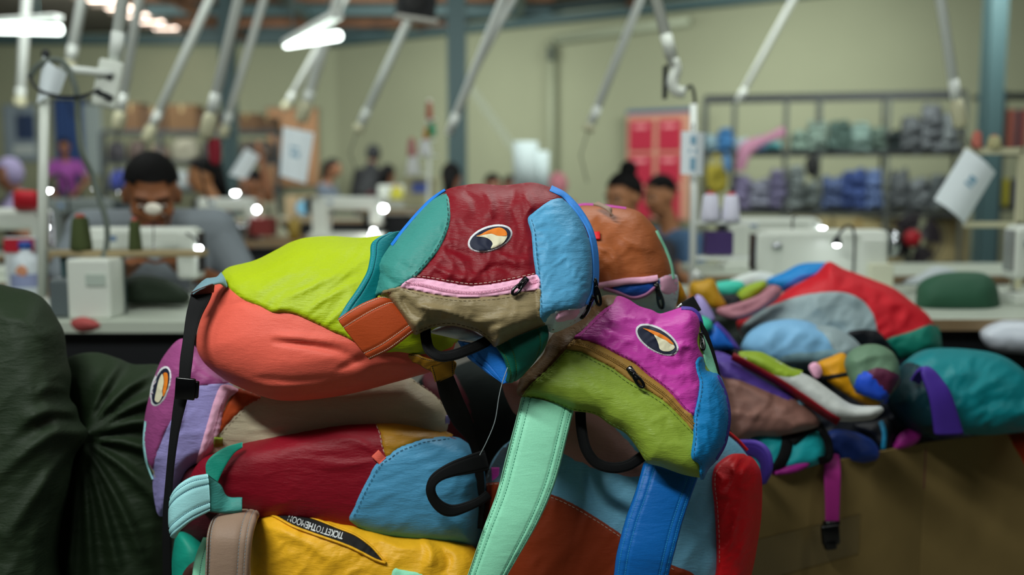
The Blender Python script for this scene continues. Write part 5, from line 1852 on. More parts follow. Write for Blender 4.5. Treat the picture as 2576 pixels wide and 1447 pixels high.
lettering(S, [('TICKET', True), ('TO', False), ('THE', True), ('MOON', False)], (866, 1341), (727, 1294), 17, mat('print_white', 'd8dcdc', rough=.7), zz, .0012)
S.panel('mint_panel', [(989, 1432), (1010, 1434), (1060, 1445), (1100, 1480), (1080, 1540), (1000, 1540), (985, 1480)], MINT, lift=.002, label='mint panel')
S.band('lime_piping', [(608, 1272), (650, 1272), (682, 1279)], 11, LIME, lift=.02, label='lime piping')
t_, inf = ribbon('shoulder_strap', [(545, 1296, 1.40), (530, 1310, 1.335), (519, 1345, 1.305), (516, 1400, 1.295), (512, 1500, 1.29), (508, 1560, 1.29)], [(652, 1287, 1.40), (645, 1300, 1.335), (634, 1345, 1.305), (628, 1400, 1.295), (622, 1500, 1.29), (618, 1560, 1.29)], TAUPE, r, thick=.009, grooves=(.05, .12, .76, .90), camber=.006, label='taupe shoulder strap')
ribbon_stitch(inf, (.05, .12, .76, .90), mat('grey_thread', '8f9aa0'), t_, n=150)

# ---- things wedged low at the left of the taupe strap
r = thing('strap', 'mint padded strap behind the taupe shoulder strap', 'strap', at(500, 1560, 1.36))
t_, inf = ribbon('padding', [(513, 1352, 1.37), (496, 1392, 1.36), (484, 1447, 1.355), (478, 1560, 1.35)], [(560, 1352, 1.38), (550, 1392, 1.37), (545, 1447, 1.365), (540, 1560, 1.36)], MINT, r, thick=.01, grooves=(.3,), camber=.004)
ribbon_stitch(inf, (.3,), THREAD_B, t_)
o = [(440, 1345), (458, 1335), (490, 1350), (520, 1380), (540, 1440), (520, 1550), (440, 1550), (428, 1440)]
r = soft_root('pouch', 'jade fabric pouch wedged below the pale aqua strap', o, 1.47, 'pouch')
S = Soft(r, o, 1.47, H=.05, R=50, seed=70, wr=[(.004, 40, 60, 2, True)])
S.body('body', fab('jade', '16937e'))
S.panel('flap', [(460, 1447), (500, 1405), (545, 1370), (560, 1460), (540, 1540), (460, 1540)], BROWN, lift=.01, label='brown flap')
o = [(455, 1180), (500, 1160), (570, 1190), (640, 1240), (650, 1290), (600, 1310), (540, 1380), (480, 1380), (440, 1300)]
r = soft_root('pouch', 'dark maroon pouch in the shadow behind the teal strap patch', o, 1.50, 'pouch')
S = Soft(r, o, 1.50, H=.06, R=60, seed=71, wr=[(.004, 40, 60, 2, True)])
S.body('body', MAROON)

# ---- coral and lime backpack
o = [(540, 712), (560, 690), (578, 676), (641, 660), (696, 633), (730, 615), (770, 603), (835, 599), (905, 603), (985, 600), (1060, 650), (1130, 760), (1150, 850), (1125, 915), (1090, 936), (1048, 949), (999, 963), (894, 991), (790, 1008), (702, 1010), (640, 993), (575, 964), (536, 937), (508, 910), (493, 880), (492, 850), (497, 820), (508, 785), (523, 752), (530, 728)]
r = soft_root('backpack', 'coral and lime backpack lying flat on the upper left of the pile', o, 1.43)
SB = S = Soft(r, o, 1.43, (-.02, .22), H=.10, R=150, back=.035, rim=.55, seed=83, wr=[(.0022, 70, 14, 3, True), (.0006, 24, 40, 2.5, True)], step=7,
              folds=[([(690, 860), (760, 866), (840, 880), (900, 905)], -.007, (6, 14)), ([(690, 845), (760, 852), (840, 862)], .004, (8, 18)), ([(640, 950), (740, 958), (860, 950)], -.004, (6, 12)), ([(850, 930), (920, 900), (935, 905)], -.005, (6, 14)),
                     ([(620, 985), (720, 985), (830, 972), (960, 940)], -.006, (6, 12)), ([(930, 915), (985, 915), (1050, 930)], .005, (8, 18)), ([(500, 860), (520, 900), (560, 940)], .004, (6, 12)), ([(580, 770), (610, 760), (640, 775)], -.003, (5, 10))])
S.body('body', CORAL, label='coral body')
lim = [(558, 700), (556, 688), (576, 672), (641, 655), (696, 628), (730, 610), (770, 598), (835, 594), (905, 598), (985, 595), (1064, 645), (1136, 760), (1156, 850), (1120, 878), (1060, 890), (1005, 884), (960, 884), (915, 868), (890, 857), (862, 843), (835, 832), (807, 818), (766, 799), (740, 788), (719, 785), (685, 784), (655, 769), (614, 753), (578, 724)]
S.panel('upper_panel', lim, LIME, lift=.003, puff=.006, puffR=70, wr=[(.0036, 34, 38, 4.5, True), (.0016, 15, 42, 4, True)], step=6, label='lime upper panel',
        folds=[([(700, 760), (800, 715), (900, 670)], .004, (6, 14)), ([(760, 790), (830, 745), (900, 705)], .004, (6, 12)), ([(640, 740), (700, 700), (780, 680)], .003, (6, 14)), ([(820, 818), (860, 780), (890, 740)], .004, (5, 12))])
# webbing tab on its corner and the long black strap
ribbon('strap_tab', [(572, 722, 1.388), (553, 711, 1.375), (528, 716, 1.365), (505, 724, 1.36), (484, 738, 1.362)], [(556, 684, 1.405), (544, 696, 1.40), (516, 702, 1.395), (498, 716, 1.39), (478, 745, 1.385)], SLATE, r, thick=.003, camber=.002, wr=[(.0016, 22, 70, 2, False)], label='slate blue strap tab')
ribbon('strap_tab_lining', [(484, 738, 1.362), (505, 727, 1.360), (530, 717, 1.364), (540, 714, 1.37)], [(480, 744, 1.372), (500, 742, 1.370), (532, 738, 1.372), (538, 736, 1.378)], BROWN, r, thick=.002, label='brown tab lining')
ribbon('webbing_strap', [(481, 738, 1.374), (476, 757, 1.368), (468, 790, 1.36), (460, 849, 1.345), (452, 904, 1.335), (448, 960, 1.33), (439, 994, 1.328), (427, 1089, 1.325), (416, 1202, 1.325), (408, 1316, 1.33), (409, 1460, 1.34), (409, 1560, 1.35)],
       [(533, 737, 1.374), (526, 757, 1.368), (505, 800, 1.36), (491, 849, 1.345), (484, 904, 1.335), (477, 960, 1.33), (472, 998, 1.328), (450, 1089, 1.325), (435, 1202, 1.325), (430, 1316, 1.33), (431, 1460, 1.34), (431, 1560, 1.35)], BLACKWEB, r, thick=.0025, grooves=(.1, .9), gd=.0005, n=70, label='long black webbing strap')
sl = MB()
c = at(466, 978, 1.318)
sl.box(c, (.027, .005, .030), rotm(0, .10, 0), bev=.002)
sl.box(c + np.array((.012, .004, -.002)), (.010, .006, .024), rotm(0, .10, 0), bev=.002)
sl.build('strap_slider', BLACKPL, r, smooth=True)
# ochre corner tab with hanging webbing on the far end
t_, inf = ribbon('corner_tab', [(1008, 884, 1.34), (1050, 893, 1.33), (1085, 905, 1.325), (1145, 910, 1.325), (1140, 945, 1.325)], [(1040, 908, 1.34), (1062, 922, 1.335), (1084, 935, 1.33), (1095, 950, 1.327), (1101, 962, 1.326)], OCHRE, r, thick=.003, camber=.002, wr=[(.003, 20, 40, 2, True)], label='ochre corner tab')
ribbon_stitch(inf, (.06, .94), THREAD_D, t_)
t_, inf = ribbon('corner_loop', [(1082, 922, 1.322), (1094, 962, 1.32)], [(1142, 905, 1.322), (1143, 942, 1.32)], OCHRE, r, thick=.004, n=10, label='ochre webbing loop')
ribbon_stitch(inf, (.08, .92), THREAD_D, t_, n=24)
ribbon('webbing_strap', [(1097, 960, 1.324), (1110, 1010, 1.335), (1140, 1070, 1.36), (1180, 1120, 1.38), (1195, 1200, 1.40), (1195, 1330, 1.41)], [(1141, 946, 1.324), (1163, 1000, 1.335), (1185, 1050, 1.36), (1200, 1110, 1.38), (1218, 1200, 1.40), (1215, 1330, 1.41)], BLACKWEB, r, thick=.0025, label='hanging black webbing')

# ---- copper brown backpack behind
o = [(1440, 520), (1457, 512), (1499, 511), (1552, 515), (1590, 523), (1615, 534), (1640, 559), (1659, 584), (1676, 626), (1692, 666), (1698, 700), (1699, 745), (1686, 780), (1655, 791), (1600, 790), (1500, 790), (1380, 760), (1370, 620), (1400, 545)]
r = soft_root('backpack', 'copper brown backpack with open pink zipper, behind the crimson one', o, 1.57)
S = Soft(r, o, 1.57, (0, .15), H=.09, R=100, back=.04, rim=.55, seed=95, wr=[(.004, 50, 70, 2, True), (.0022, 24, 40, 2, True)], step=7,
         folds=[([(1500, 620), (1540, 640), (1560, 690)], .006, (6, 16)), ([(1560, 600), (1600, 620), (1650, 625)], .004, (6, 16)), ([(1510, 660), (1530, 690), (1535, 710)], -.006, (6, 12))])
S.body('body', COPPER, label='copper brown body')
S.panel('lower_panel', [(1500, 715), (1560, 735), (1660, 700), (1702, 692), (1706, 745), (1690, 786), (1655, 797), (1600, 796), (1500, 790)], WHITE, lift=.003, label='white lower panel')
S.panel('pocket_lining', [(1545, 722), (1600, 712), (1655, 706), (1645, 726), (1600, 742), (1570, 738)], fab('lining_blue', '1a50a8'), lift=.003, seam=-.001, step=5, label='blue pocket lining')
zz = S.band('zipper', [(1505, 720), (1535, 715), (1575, 708), (1620, 705), (1655, 700)], 19, PINK, lift=.007, label='pink zipper tape')
S.band('zipper', [(1518, 726), (1550, 735), (1590, 750), (1625, 742), (1650, 722)], 11, fab('zip_mauve', 'b878a4', crinkle=.3), lift=.007, label='mauve zipper tape')
S.panel('end_patch', [(1661, 697), (1702, 695), (1702, 738), (1664, 740)], PINK, lift=.002, label='pink end patch')
S.band('mint_piping', [(1652, 580), (1663, 603), (1676, 630), (1689, 666), (1695, 702)], 7, MINT, lift=.004, label='mint piping')
zip_pull(r, S, (1652, 722), (1666, 776), BLACKPL, lift=.010)
tab(S, [(1487, 601), (1510, 601), (1509, 582), (1487, 582)], REDN, 'red loop tab')
ribbon('hanging_loop', [(1492, 513, 1.53), (1512, 518, 1.51), (1532, 530, 1.50), (1544, 540, 1.50)], [(1505, 506, 1.54), (1522, 514, 1.52), (1540, 524, 1.51), (1538, 545, 1.51)], TAUPE, r, thick=.003, label='taupe hanging loop')
S.panel('mint_fold', [(1598, 776), (1625, 784), (1660, 786), (1680, 792), (1660, 805), (1615, 796)], MINT, lift=.012, seam=-.002, label='mint fold')
S.band('top_piping', [(1445, 519), (1470, 514), (1520, 517), (1575, 524)], 6, MAGENTA, lift=.002, label='pink top piping')
o = [(1420, 800), (1550, 785), (1670, 800), (1700, 950), (1690, 1280), (1560, 1300), (1420, 1280), (1400, 1000)]
r = soft_root('backpack', 'dark grey backpack behind the pile that carries the copper one', o, 1.66)
S = Soft(r, o, 1.66, H=.05, R=60, back=.08, seed=98, step=10, wr=[(.004, 50, 60, 2, True)])
S.body('body', fab('dark_grey_pack', '16191c'), step=10)
S.band('piping', [(1440, 900), (1560, 880), (1670, 900)], 8, BLACKWEB)
o = [(1698, 700), (1712, 708), (1722, 728), (1730, 752), (1716, 764), (1698, 770), (1685, 750), (1690, 720)]
r = soft_root('pouch', 'small yellow pouch showing past the edge of the copper backpack', o, 1.60, 'pouch')
S = Soft(r, o, 1.60, H=.03, R=20, seed=96)
S.body('body', fab('amber', 'd8930f'))
r = thing('webbing_strap', 'short black webbing strap standing up behind the magenta backpack', 'strap', at(1725, 800, 1.47))
ribbon('webbing', [(1702, 768, 1.46), (1722, 757, 1.46), (1744, 744, 1.465)], [(1726, 800, 1.45), (1745, 791, 1.455), (1765, 780, 1.46)], BLACKWEB, r, thick=.003)
MB().tube([at(1690, 785, 1.445), at(1705, 774, 1.44), at(1716, 766, 1.44)], .0022, 6).build('buckle_bar', mat('steel', 'a8a8ac', rough=.3, metal=.9), r, smooth=True)

# ---- magenta and olive backpack on the right
o = [(1304, 985), (1318, 949), (1341, 929), (1372, 894), (1382, 866), (1405, 833), (1460, 803), (1500, 772), (1520, 748), (1553, 748), (1578, 757), (1606, 775), (1640, 785), (1660, 794), (1690, 786), (1720, 777), (1742, 781), (1758, 797), (1765, 830), (1772, 870), (1782, 925), (1806, 948), (1822, 985), (1832, 1026), (1833, 1063), (1822, 1116), (1801, 1154), (1780, 1179), (1768, 1203), (1722, 1198), (1659, 1176), (1626, 1166), (1600, 1128), (1572, 1093), (1534, 1072), (1502, 1048), (1478, 1041), (1443, 1036), (1415, 1025), (1366, 1009), (1314, 1001)]
r = soft_root('backpack', 'magenta backpack with olive front, gold zipper and blue side panel', o, 1.345)
SD = S = Soft(r, o, 1.345, (.03, .30), H=.055, R=70, back=.03, rim=.6, seed=107, wr=[(.0036, 55, -30, 2, True), (.0014, 22, -38, 2.4, True)], step=6)
S.body('body', OLIVE, label='olive body')
S.panel('side_gusset', [(1300, 987), (1312, 944), (1336, 924), (1367, 890), (1376, 864), (1402, 829), (1457, 800), (1496, 768), (1517, 744), (1555, 746), (1544, 768), (1524, 779), (1493, 807), (1466, 835), (1446, 853), (1424, 878), (1399, 906), (1366, 939), (1333, 969), (1312, 998)], BRONZE, lift=.0022, wr=[(.004, 32, -45, 2.5, True)], label='bronze brown side gusset')
mg = [(1446, 851), (1466, 833), (1493, 805), (1524, 777), (1543, 765), (1553, 745), (1579, 752), (1608, 770), (1640, 780), (1660, 789), (1690, 781), (1720, 772), (1744, 777), (1760, 795), (1764, 816), (1756, 838), (1752, 860), (1760, 885), (1768, 899), (1754, 912), (1756, 935), (1763, 965), (1759, 999), (1747, 1048), (1720, 1028), (1692, 995), (1665, 970), (1629, 943), (1596, 915), (1554, 893), (1513, 871), (1485, 860)]
S.panel('upper_panel', mg, MAGENTA, lift=.003, puff=.005, puffR=40, wr=[(.0055, 46, 15, 1.6, True), (.0024, 20, 50, 1.8, True)], step=5.5, label='magenta upper panel',
        folds=[([(1620, 805), (1640, 820), (1665, 800)], -.007, (6, 12)), ([(1565, 800), (1600, 800), (1640, 790)], .006, (6, 14)), ([(1740, 875), (1715, 870), (1700, 900)], .008, (6, 14)), ([(1700, 940), (1730, 935), (1750, 960)], .005, (6, 14)), ([(1520, 830), (1560, 850), (1600, 855)], .004, (6, 14)), ([(1640, 900), (1680, 930), (1720, 930)], -.005, (6, 14))])
zt = [(1446, 852), (1485, 859), (1513, 870), (1554, 892), (1596, 914), (1629, 942), (1665, 969), (1692, 994), (1720, 1027), (1748, 1049), (1748, 1090), (1720, 1060), (1679, 1019), (1637, 989), (1582, 958), (1540, 928), (1499, 906), (1460, 886), (1423, 879)]
zz = S.panel('zipper', zt, GOLD, lift=.004, edge=5, puff=.001, step=5.5, label='gold zipper tape')
zl = [(1436, 864), (1472, 872), (1506, 888), (1548, 910), (1590, 936), (1634, 966), (1674, 996), (1706, 1030), (1745, 1068)]
S.teeth(zl, GOLD, zz, lift=.0075, pitch=4.2, w=5)
S.stitch([(p[0] + 1, p[1] - 5) for p in zl], mat('brown_thread', '5a3c18'), parent=zz, lift=.0062, dash=5, gap=2.5, w=1.3)
S.stitch([(1450, 847), (1485, 855), (1515, 866), (1556, 888), (1598, 910), (1631, 938), (1667, 965), (1695, 990), (1722, 1023), (1746, 1042)], mat('plum_thread', '702060'), lift=.0065)
S.stitch([(1426, 884), (1460, 891), (1499, 911), (1540, 933), (1580, 963), (1634, 994), (1676, 1023), (1716, 1064), (1746, 1094)], mat('green_thread', '4a6a1c'), lift=.0035)
S.stitch([(1538, 772), (1496, 811), (1469, 838), (1428, 881), (1402, 909), (1369, 942), (1336, 972), (1316, 998)], mat('brown_thread', '5a3c18'), lift=.0042)
S.stitch([(1316, 996), (1366, 1003), (1415, 1019), (1443, 1030), (1478, 1035), (1504, 1042), (1537, 1065), (1577, 1087), (1606, 1122), (1630, 1160)], mat('green_thread', '4a6a1c'), lift=.0035)
S.panel('side_panel', [(1762, 899), (1752, 911), (1755, 935), (1762, 962), (1758, 999), (1748, 1046), (1746, 1098), (1741, 1151), (1760, 1168), (1762, 1207), (1770, 1207), (1783, 1181), (1805, 1157), (1827, 1117), (1838, 1063), (1837, 1026), (1827, 983), (1810, 944), (1777, 930), (1775, 914)], AZURE, lift=.0035, puff=.006, puffR=34, wr=[(.0045, 26, -70, 2.2, True)], step=5.5, label='azure side panel')
S.stitch([(1768, 903), (1758, 914), (1760, 935), (1767, 962), (1763, 999), (1753, 1046), (1751, 1098), (1746, 1150), (1765, 1168), (1768, 1200)], THREAD_B, lift=.009)
S.band('piping', [(1714, 775), (1742, 778), (1760, 796), (1770, 840), (1778, 880)], 9, PURPLE, lift=.004, label='purple piping')
S.band('piping', [(1806, 944), (1824, 983), (1834, 1026), (1835, 1063), (1824, 1118), (1802, 1157)], 7, PURPLE, lift=.003, label='purple piping')
emblem(S, r, (1653, 855, 61, 31), -31, None, [(1645, 841), (1662, 850), (1678, 857), (1697, 868), (1701, 877), (1688, 886), (1670, 886), (1660, 880), (1657, 868), (1651, 853)], [(1614, 823), (1636, 828), (1662, 838), (1686, 853), (1699, 868), (1688, 864), (1676, 856), (1664, 850), (1645, 841), (1630, 832)])
zip_pull(zz, S, (1588, 934), (1618, 974), BLACKPL, lift=.010, size=26)
# mint gusset and black strap at the far side
ribbon('mint_gusset', [(1767, 856, 1.36), (1772, 890, 1.355), (1778, 925, 1.35), (1800, 950, 1.35)], [(1771, 842, 1.38), (1786, 875, 1.375), (1798, 910, 1.37), (1810, 950, 1.365)], MINT, r, thick=.003, label='mint side gusset')
ribbon('webbing_strap', [(1758, 808, 1.385), (1770, 838, 1.382), (1790, 890, 1.378), (1810, 950, 1.372)], [(1765, 808, 1.39), (1782, 838, 1.39), (1800, 890, 1.385), (1816, 956, 1.378)], BLACKWEB, r, thick=.003, label='black side strap')
zip_pull(r, S, (1764, 845), (1768, 880), BLACKPL, lift=.012, size=18, ring=6)
t_, inf = ribbon('shoulder_strap', [(1312, 999, 1.318), (1296, 1063, 1.30), (1271, 1158, 1.285), (1250, 1238, 1.275), (1215, 1333, 1.265), (1177, 1447, 1.26), (1140, 1550, 1.26)], [(1444, 1034, 1.318), (1432, 1081, 1.30), (1408, 1179, 1.285), (1387, 1242, 1.275), (1352, 1319, 1.265), (1300, 1410, 1.26), (1235, 1520, 1.26)], MINT, r, thick=.010, grooves=(.055, .16, .82, .93), camber=.008, n=60, wr=[(.0007, 9, 8, 3, False)], label='mint padded shoulder strap')
ribbon_stitch(inf, (.055, .16, .82, .93), mat('sea_thread', '3c8a70'), t_, n=220)
t_, inf = ribbon('shoulder_strap', [(1621, 1165, 1.315), (1600, 1238, 1.30), (1575, 1308, 1.29), (1554, 1389, 1.28), (1546, 1447, 1.28), (1535, 1550, 1.28)], [(1757, 1203, 1.315), (1735, 1263, 1.30), (1717, 1319, 1.29), (1699, 1389, 1.28), (1684, 1447, 1.28), (1660, 1550, 1.28)], ROYAL, r, thick=.010, grooves=(.06, .18, .80, .92), camber=.008, n=60, wr=[(.0007, 9, 8, 3, False)], label='royal blue padded shoulder strap')
ribbon_stitch(inf, (.06, .18, .80, .92), mat('sky_thread', '2f9ac4'), t_, n=200)
webbing_loop('grab_handle', [(1460, 1036, 1.335), (1463, 1080, 1.33), (1474, 1130, 1.325), (1500, 1165, 1.325), (1540, 1178, 1.325), (1580, 1172, 1.325), (1608, 1155, 1.325), (1628, 1140, 1.33)], 27, BLACKWEB, r, label='black webbing handle')
# dusty pink body peeking under the olive one
o = [(1260, 960), (1300, 930), (1400, 960), (1500, 1030), (1600, 1100), (1660, 1170), (1640, 1230), (1500, 1200), (1400, 1150), (1330, 1060), (1290, 1040)]
r = soft_root('backpack', 'dusty pink backpack squeezed flat beneath the magenta one', o, 1.455)
S = Soft(r, o, 1.455, (0, .2), H=.05, R=60, back=.04, seed=120, wr=[(.005, 40, 60, 2.5, True), (.002, 18, 60, 2, True)])
S.body('body', DUSTY)

# ---- the crimson backpack on top
o = [(951, 742), (954, 713), (959, 689), (957, 668), (968, 645), (989, 613), (1017, 582), (1052, 540), (1087, 505), (1122, 482), (1150, 473), (1202, 466), (1255, 470), (1290, 468), (1338, 463), (1377, 473), (1415, 492), (1450, 527), (1480, 577), (1496, 628), (1500, 690), (1494, 740), (1480, 775), (1455, 805), (1425, 822), (1390, 834), (1375, 822), (1300, 849), (1249, 871), (1234, 858), (1203, 835), (1182, 828), (1135, 818), (1088, 823), (1065, 832), (1043, 839), (1009, 796), (980, 763), (957, 745)]
r = soft_root('backpack', 'crimson backpack with teal and light blue side panels on top of the pile', o, 1.325)
SA = S = Soft(r, o, 1.325, (.02, .30), H=.062, R=75, back=.03, rim=.6, seed=131, wr=[(.0022, 60, 80, 2, True)], step=7)
S.body('body', CRIMSON, shrink=3, label='crimson body')
cr = [(1120, 492), (1122, 478), (1150, 469), (1202, 462), (1255, 466), (1290, 464), (1338, 459), (1378, 469), (1414, 488), (1418, 505), (1396, 506), (1361, 527), (1332, 551), (1340, 580), (1347, 626), (1350, 692), (1290, 706), (1227, 717), (1181, 720), (1132, 713), (1073, 703), (1036, 700), (1064, 672), (1099, 626), (1120, 580), (1127, 545)]
S.panel('front_panel', cr, CRIMSON, lift=.0015, puff=.004, wr=[(.0046, 52, 75, 1.9, True), (.0024, 24, 100, 2.2, True)], step=5.5, label='crimson front panel',
        folds=[([(1165, 480), (1195, 510), (1200, 560)], -.006, (7, 16)), ([(1215, 475), (1235, 510), (1230, 550)], .006, (7, 16)), ([(1300, 475), (1285, 520), (1300, 570)], -.006, (7, 16)), ([(1320, 480), (1330, 510), (1345, 525)], .006, (6, 14)), ([(1120, 620), (1170, 640), (1230, 650)], -.004, (7, 16)),
               ([(1090, 670), (1130, 690), (1190, 700)], .004, (6, 14)), ([(1260, 640), (1300, 660), (1340, 650)], .005, (7, 16)), ([(1210, 690), (1250, 670), (1290, 690)], -.004, (6, 14)), ([(1370, 475), (1390, 490), (1410, 500)], .005, (5, 12))])
te = [(1117, 488), (1087, 502), (1048, 540), (1013, 582), (985, 613), (963, 645), (952, 668), (954, 689), (949, 713), (945, 745), (996, 727), (1008, 721), (1040, 699), (1068, 671), (1103, 626), (1124, 580), (1131, 545), (1127, 500)]
S.panel('side_panel', te, TEAL, lift=.003, puff=.006, puffR=40, wr=[(.0026, 36, 45, 2, True), (.001, 14, 50, 2, True)], step=5.5, label='teal side panel', folds=[([(965, 690), (985, 710), (1000, 720)], -.005, (5, 12)), ([(1000, 660), (1030, 680), (1040, 690)], -.003, (6, 14))])
sk = [(1330, 551), (1344, 536), (1359, 524), (1376, 512), (1394, 503), (1419, 503), (1450, 531), (1474, 577), (1486, 626), (1489, 675), (1484, 738), (1474, 769), (1449, 780), (1401, 785), (1377, 802), (1373, 819), (1357, 802), (1355, 745), (1351, 696), (1344, 647), (1339, 587)]
S.panel('side_panel', sk, SKY, lift=.004, puff=.007, puffR=36, wr=[(.0042, 24, 25, 2.6, True), (.0018, 12, 30, 2.4, True)], step=5, label='light blue side panel')
S.stitch([(1337, 552), (1346, 587), (1351, 647), (1357, 696), (1361, 745), (1363, 800)], THREAD_B, lift=.0095)
S.stitch([(1124, 500), (1127, 545), (1119, 580), (1098, 624), (1063, 668), (1034, 697)], THREAD_D, lift=.008)
kh = [(957, 736), (975, 729), (994, 725), (1008, 722), (1041, 728), (1100, 740), (1159, 747), (1229, 745), (1300, 735), (1356, 725), (1358, 754), (1358, 800), (1378, 820), (1350, 833), (1300, 852), (1247, 874), (1232, 860), (1203, 837), (1182, 830), (1135, 820), (1088, 825), (1065, 834), (1042, 842), (1006, 796), (978, 763), (953, 742)]
S.panel('lower_panel', kh, KHAKI, lift=.002, puff=.003, wr=[(.0028, 40, 5, 2.5, True), (.0012, 18, 0, 2, True)], step=5.5, label='khaki lower panel',
        folds=[([(985, 742), (1015, 790), (1040, 830)], .010, (8, 16)), ([(1010, 745), (1035, 780), (1060, 800)], -.010, (7, 15)), ([(1055, 770), (1100, 780), (1130, 785), (1165, 805)], .009, (6, 14)), ([(1070, 800), (1100, 800), (1115, 785)], -.008, (6, 13)), ([(1120, 800), (1150, 815), (1185, 822)], .006, (5, 11)), ([(1185, 815), (1250, 800), (1340, 790)], .005, (7, 18)), ([(1230, 835), (1290, 815), (1350, 805)], .005, (7, 16))])
S.stitch([(1044, 835), (1065, 828), (1088, 819), (1135, 814), (1182, 824), (1206, 832), (1236, 854), (1250, 866)], mat('brown_thread', '5a3c18'), lift=.004)
zt = [(1036, 699), (1073, 701), (1132, 711), (1181, 718), (1227, 715), (1290, 704), (1350, 691), (1357, 727), (1300, 738), (1229, 748), (1159, 750), (1100, 743), (1041, 731), (1006, 722)]
zz = S.panel('zipper', zt, PINK, lift=.0045, edge=4, puff=.001, step=5, label='pink zipper tape')
zl = [(1020, 712), (1060, 716), (1110, 728), (1160, 735), (1210, 735), (1260, 728), (1310, 716), (1352, 707)]
S.teeth(zl, PINK, zz, lift=.0075, pitch=4.0, w=5)
S.stitch([(p[0], p[1] + .5) for p in zl], mat('crimson_thread', '8a3048'), parent=zz, lift=.0085, dash=8, gap=3, w=1.2)
S.stitch([(1040, 695), (1073, 697), (1132, 707), (1181, 714), (1227, 711), (1290, 700), (1346, 688)], THREAD_W, lift=.006, w=1.8)
S.stitch([(1012, 727), (1041, 736), (1100, 748), (1159, 755), (1229, 753), (1300, 743), (1354, 732)], mat('sand_thread', 'a59470'), lift=.0045)
zip_pull(zz, S, (1318, 709), (1290, 740), BLACKPL, lift=.010, size=26)
emblem(S, r, (1233, 600, 59, 32), 19, None, [(1195, 594), (1223, 589), (1237, 587), (1255, 593), (1279, 591), (1272, 608), (1254, 622), (1235, 627), (1240, 615), (1233, 604), (1219, 597)], [(1207, 589), (1230, 577), (1258, 570), (1275, 578), (1279, 591), (1263, 593), (1255, 593), (1237, 587), (1223, 589), (1195, 594)])
S.band('piping', [(985, 617), (1013, 580), (1050, 537), (1086, 501), (1120, 478)], 8, COBALT, lift=.003, label='blue piping')
S.band('main_zipper', [(1385, 474), (1420, 492), (1455, 529), (1483, 577), (1496, 628), (1499, 690), (1493, 738), (1480, 768)], 17, fab('zip_blue', '3a8ae0', rough=.6, crinkle=.3), lift=.006, label='blue main zipper')
S.panel('gusset', [(1371, 818), (1379, 799), (1401, 782), (1464, 774), (1488, 755), (1486, 778), (1470, 800), (1430, 823), (1388, 838)], WHITE, lift=.002, label='white gusset')
S.panel('gusset_patch', [(1402, 785), (1462, 776), (1466, 779), (1448, 803), (1398, 812)], PINK, lift=.004, label='pink gusset patch')
zip_pull(r, S, (1496, 712), (1508, 768), BLACKPL, lift=.010, size=24, ring=7)
zip_pull(r, S, (1488, 752), (1462, 800), BLACKPL, lift=.010, size=20, ring=6)
# rust shoulder strap folded back into petrol lining
t_, inf = ribbon('shoulder_strap', [(972, 748, 1.268), (957, 746, 1.262), (915, 762, 1.258), (880, 782, 1.258), (849, 803, 1.262)], [(1052, 828, 1.268), (1040, 836, 1.262), (1010, 860, 1.258), (976, 884, 1.256), (930, 906, 1.26)], RUST, r, thick=.006, grooves=(.03, .20, .83, .96), camber=.003, label='rust shoulder strap')
ribbon_stitch(inf, (.03, .20, .83, .96), THREAD_W, t_, n=90, r=.0007)
t_, inf = ribbon('strap_lining', [(851, 804, 1.266), (870, 772, 1.275), (900, 732, 1.285), (926, 688, 1.30), (936, 645, 1.32), (941, 605, 1.34), (985, 584, 1.37)], [(930, 800, 1.285), (945, 760, 1.295), (955, 735, 1.305), (964, 690, 1.32), (975, 650, 1.34), (990, 615, 1.36), (1008, 583, 1.385)], PETROL, r, thick=.006, grooves=(.22,), camber=.003, label='petrol strap lining')
ribbon_stitch(inf, (.04, .22), mat('sky_thread', '2f9ac4'), t_, n=120)
# green strap with cobalt lining at the other shoulder
t_, inf = ribbon('shoulder_strap', [(1246, 872, 1.262), (1262, 895, 1.256), (1273, 918, 1.255), (1280, 943, 1.256), (1276, 963, 1.265)], [(1376, 818, 1.262), (1381, 843, 1.258), (1376, 866, 1.262), (1358, 894, 1.270), (1322, 928, 1.275)], BOTTLE, r, thick=.005, grooves=(.06, .24, .82), camber=.006, n=36, label='bottle green shoulder strap')
ribbon_stitch(inf, (.06, .24, .82), mat('green_thread', '4a6a1c'), t_, n=60)
t_, inf = ribbon('strap_lining', [(1234, 868, 1.275), (1252, 876, 1.272), (1268, 905, 1.272), (1281, 945, 1.27), (1277, 964, 1.27)], [(1150, 858, 1.30), (1174, 898, 1.295), (1198, 918, 1.29), (1228, 942, 1.28), (1265, 964, 1.274)], COBALT, r, thick=.004, grooves=(.80, .55), camber=.004, label='cobalt strap lining')
ribbon_stitch(inf, (.93,), THREAD_D, t_, n=70)
o2 = [(1080, 836), (1112, 818), (1142, 812), (1182, 822), (1225, 848), (1215, 856), (1199, 859), (1159, 856), (1112, 846)]
WL = Soft(r, o2, 1.305, H=.012, R=20, back=.01, seed=140, wr=[(.002, 20, 10, 2, False)])
WL.body('back_lining', WHITE, shrink=1, label='white back lining', step=6)
webbing_loop('grab_handle', [(1070, 822, 1.285), (1071, 850, 1.275), (1080, 880, 1.268), (1105, 897, 1.262), (1140, 894, 1.26), (1180, 880, 1.262), (1215, 864, 1.268), (1240, 848, 1.29)], 27, BLACKWEB, r, label='black webbing handle')
MB().tube(spline_n([at(1277, 925, 1.252), at(1264, 962, 1.25), at(1255, 1000, 1.252), at(1245, 1060, 1.258), at(1225, 1110, 1.265), at(1207, 1145, 1.275)], 24), .0006, 5).build('loose_thread', mat('pale_grey_thread', '9aa4a8'), r)
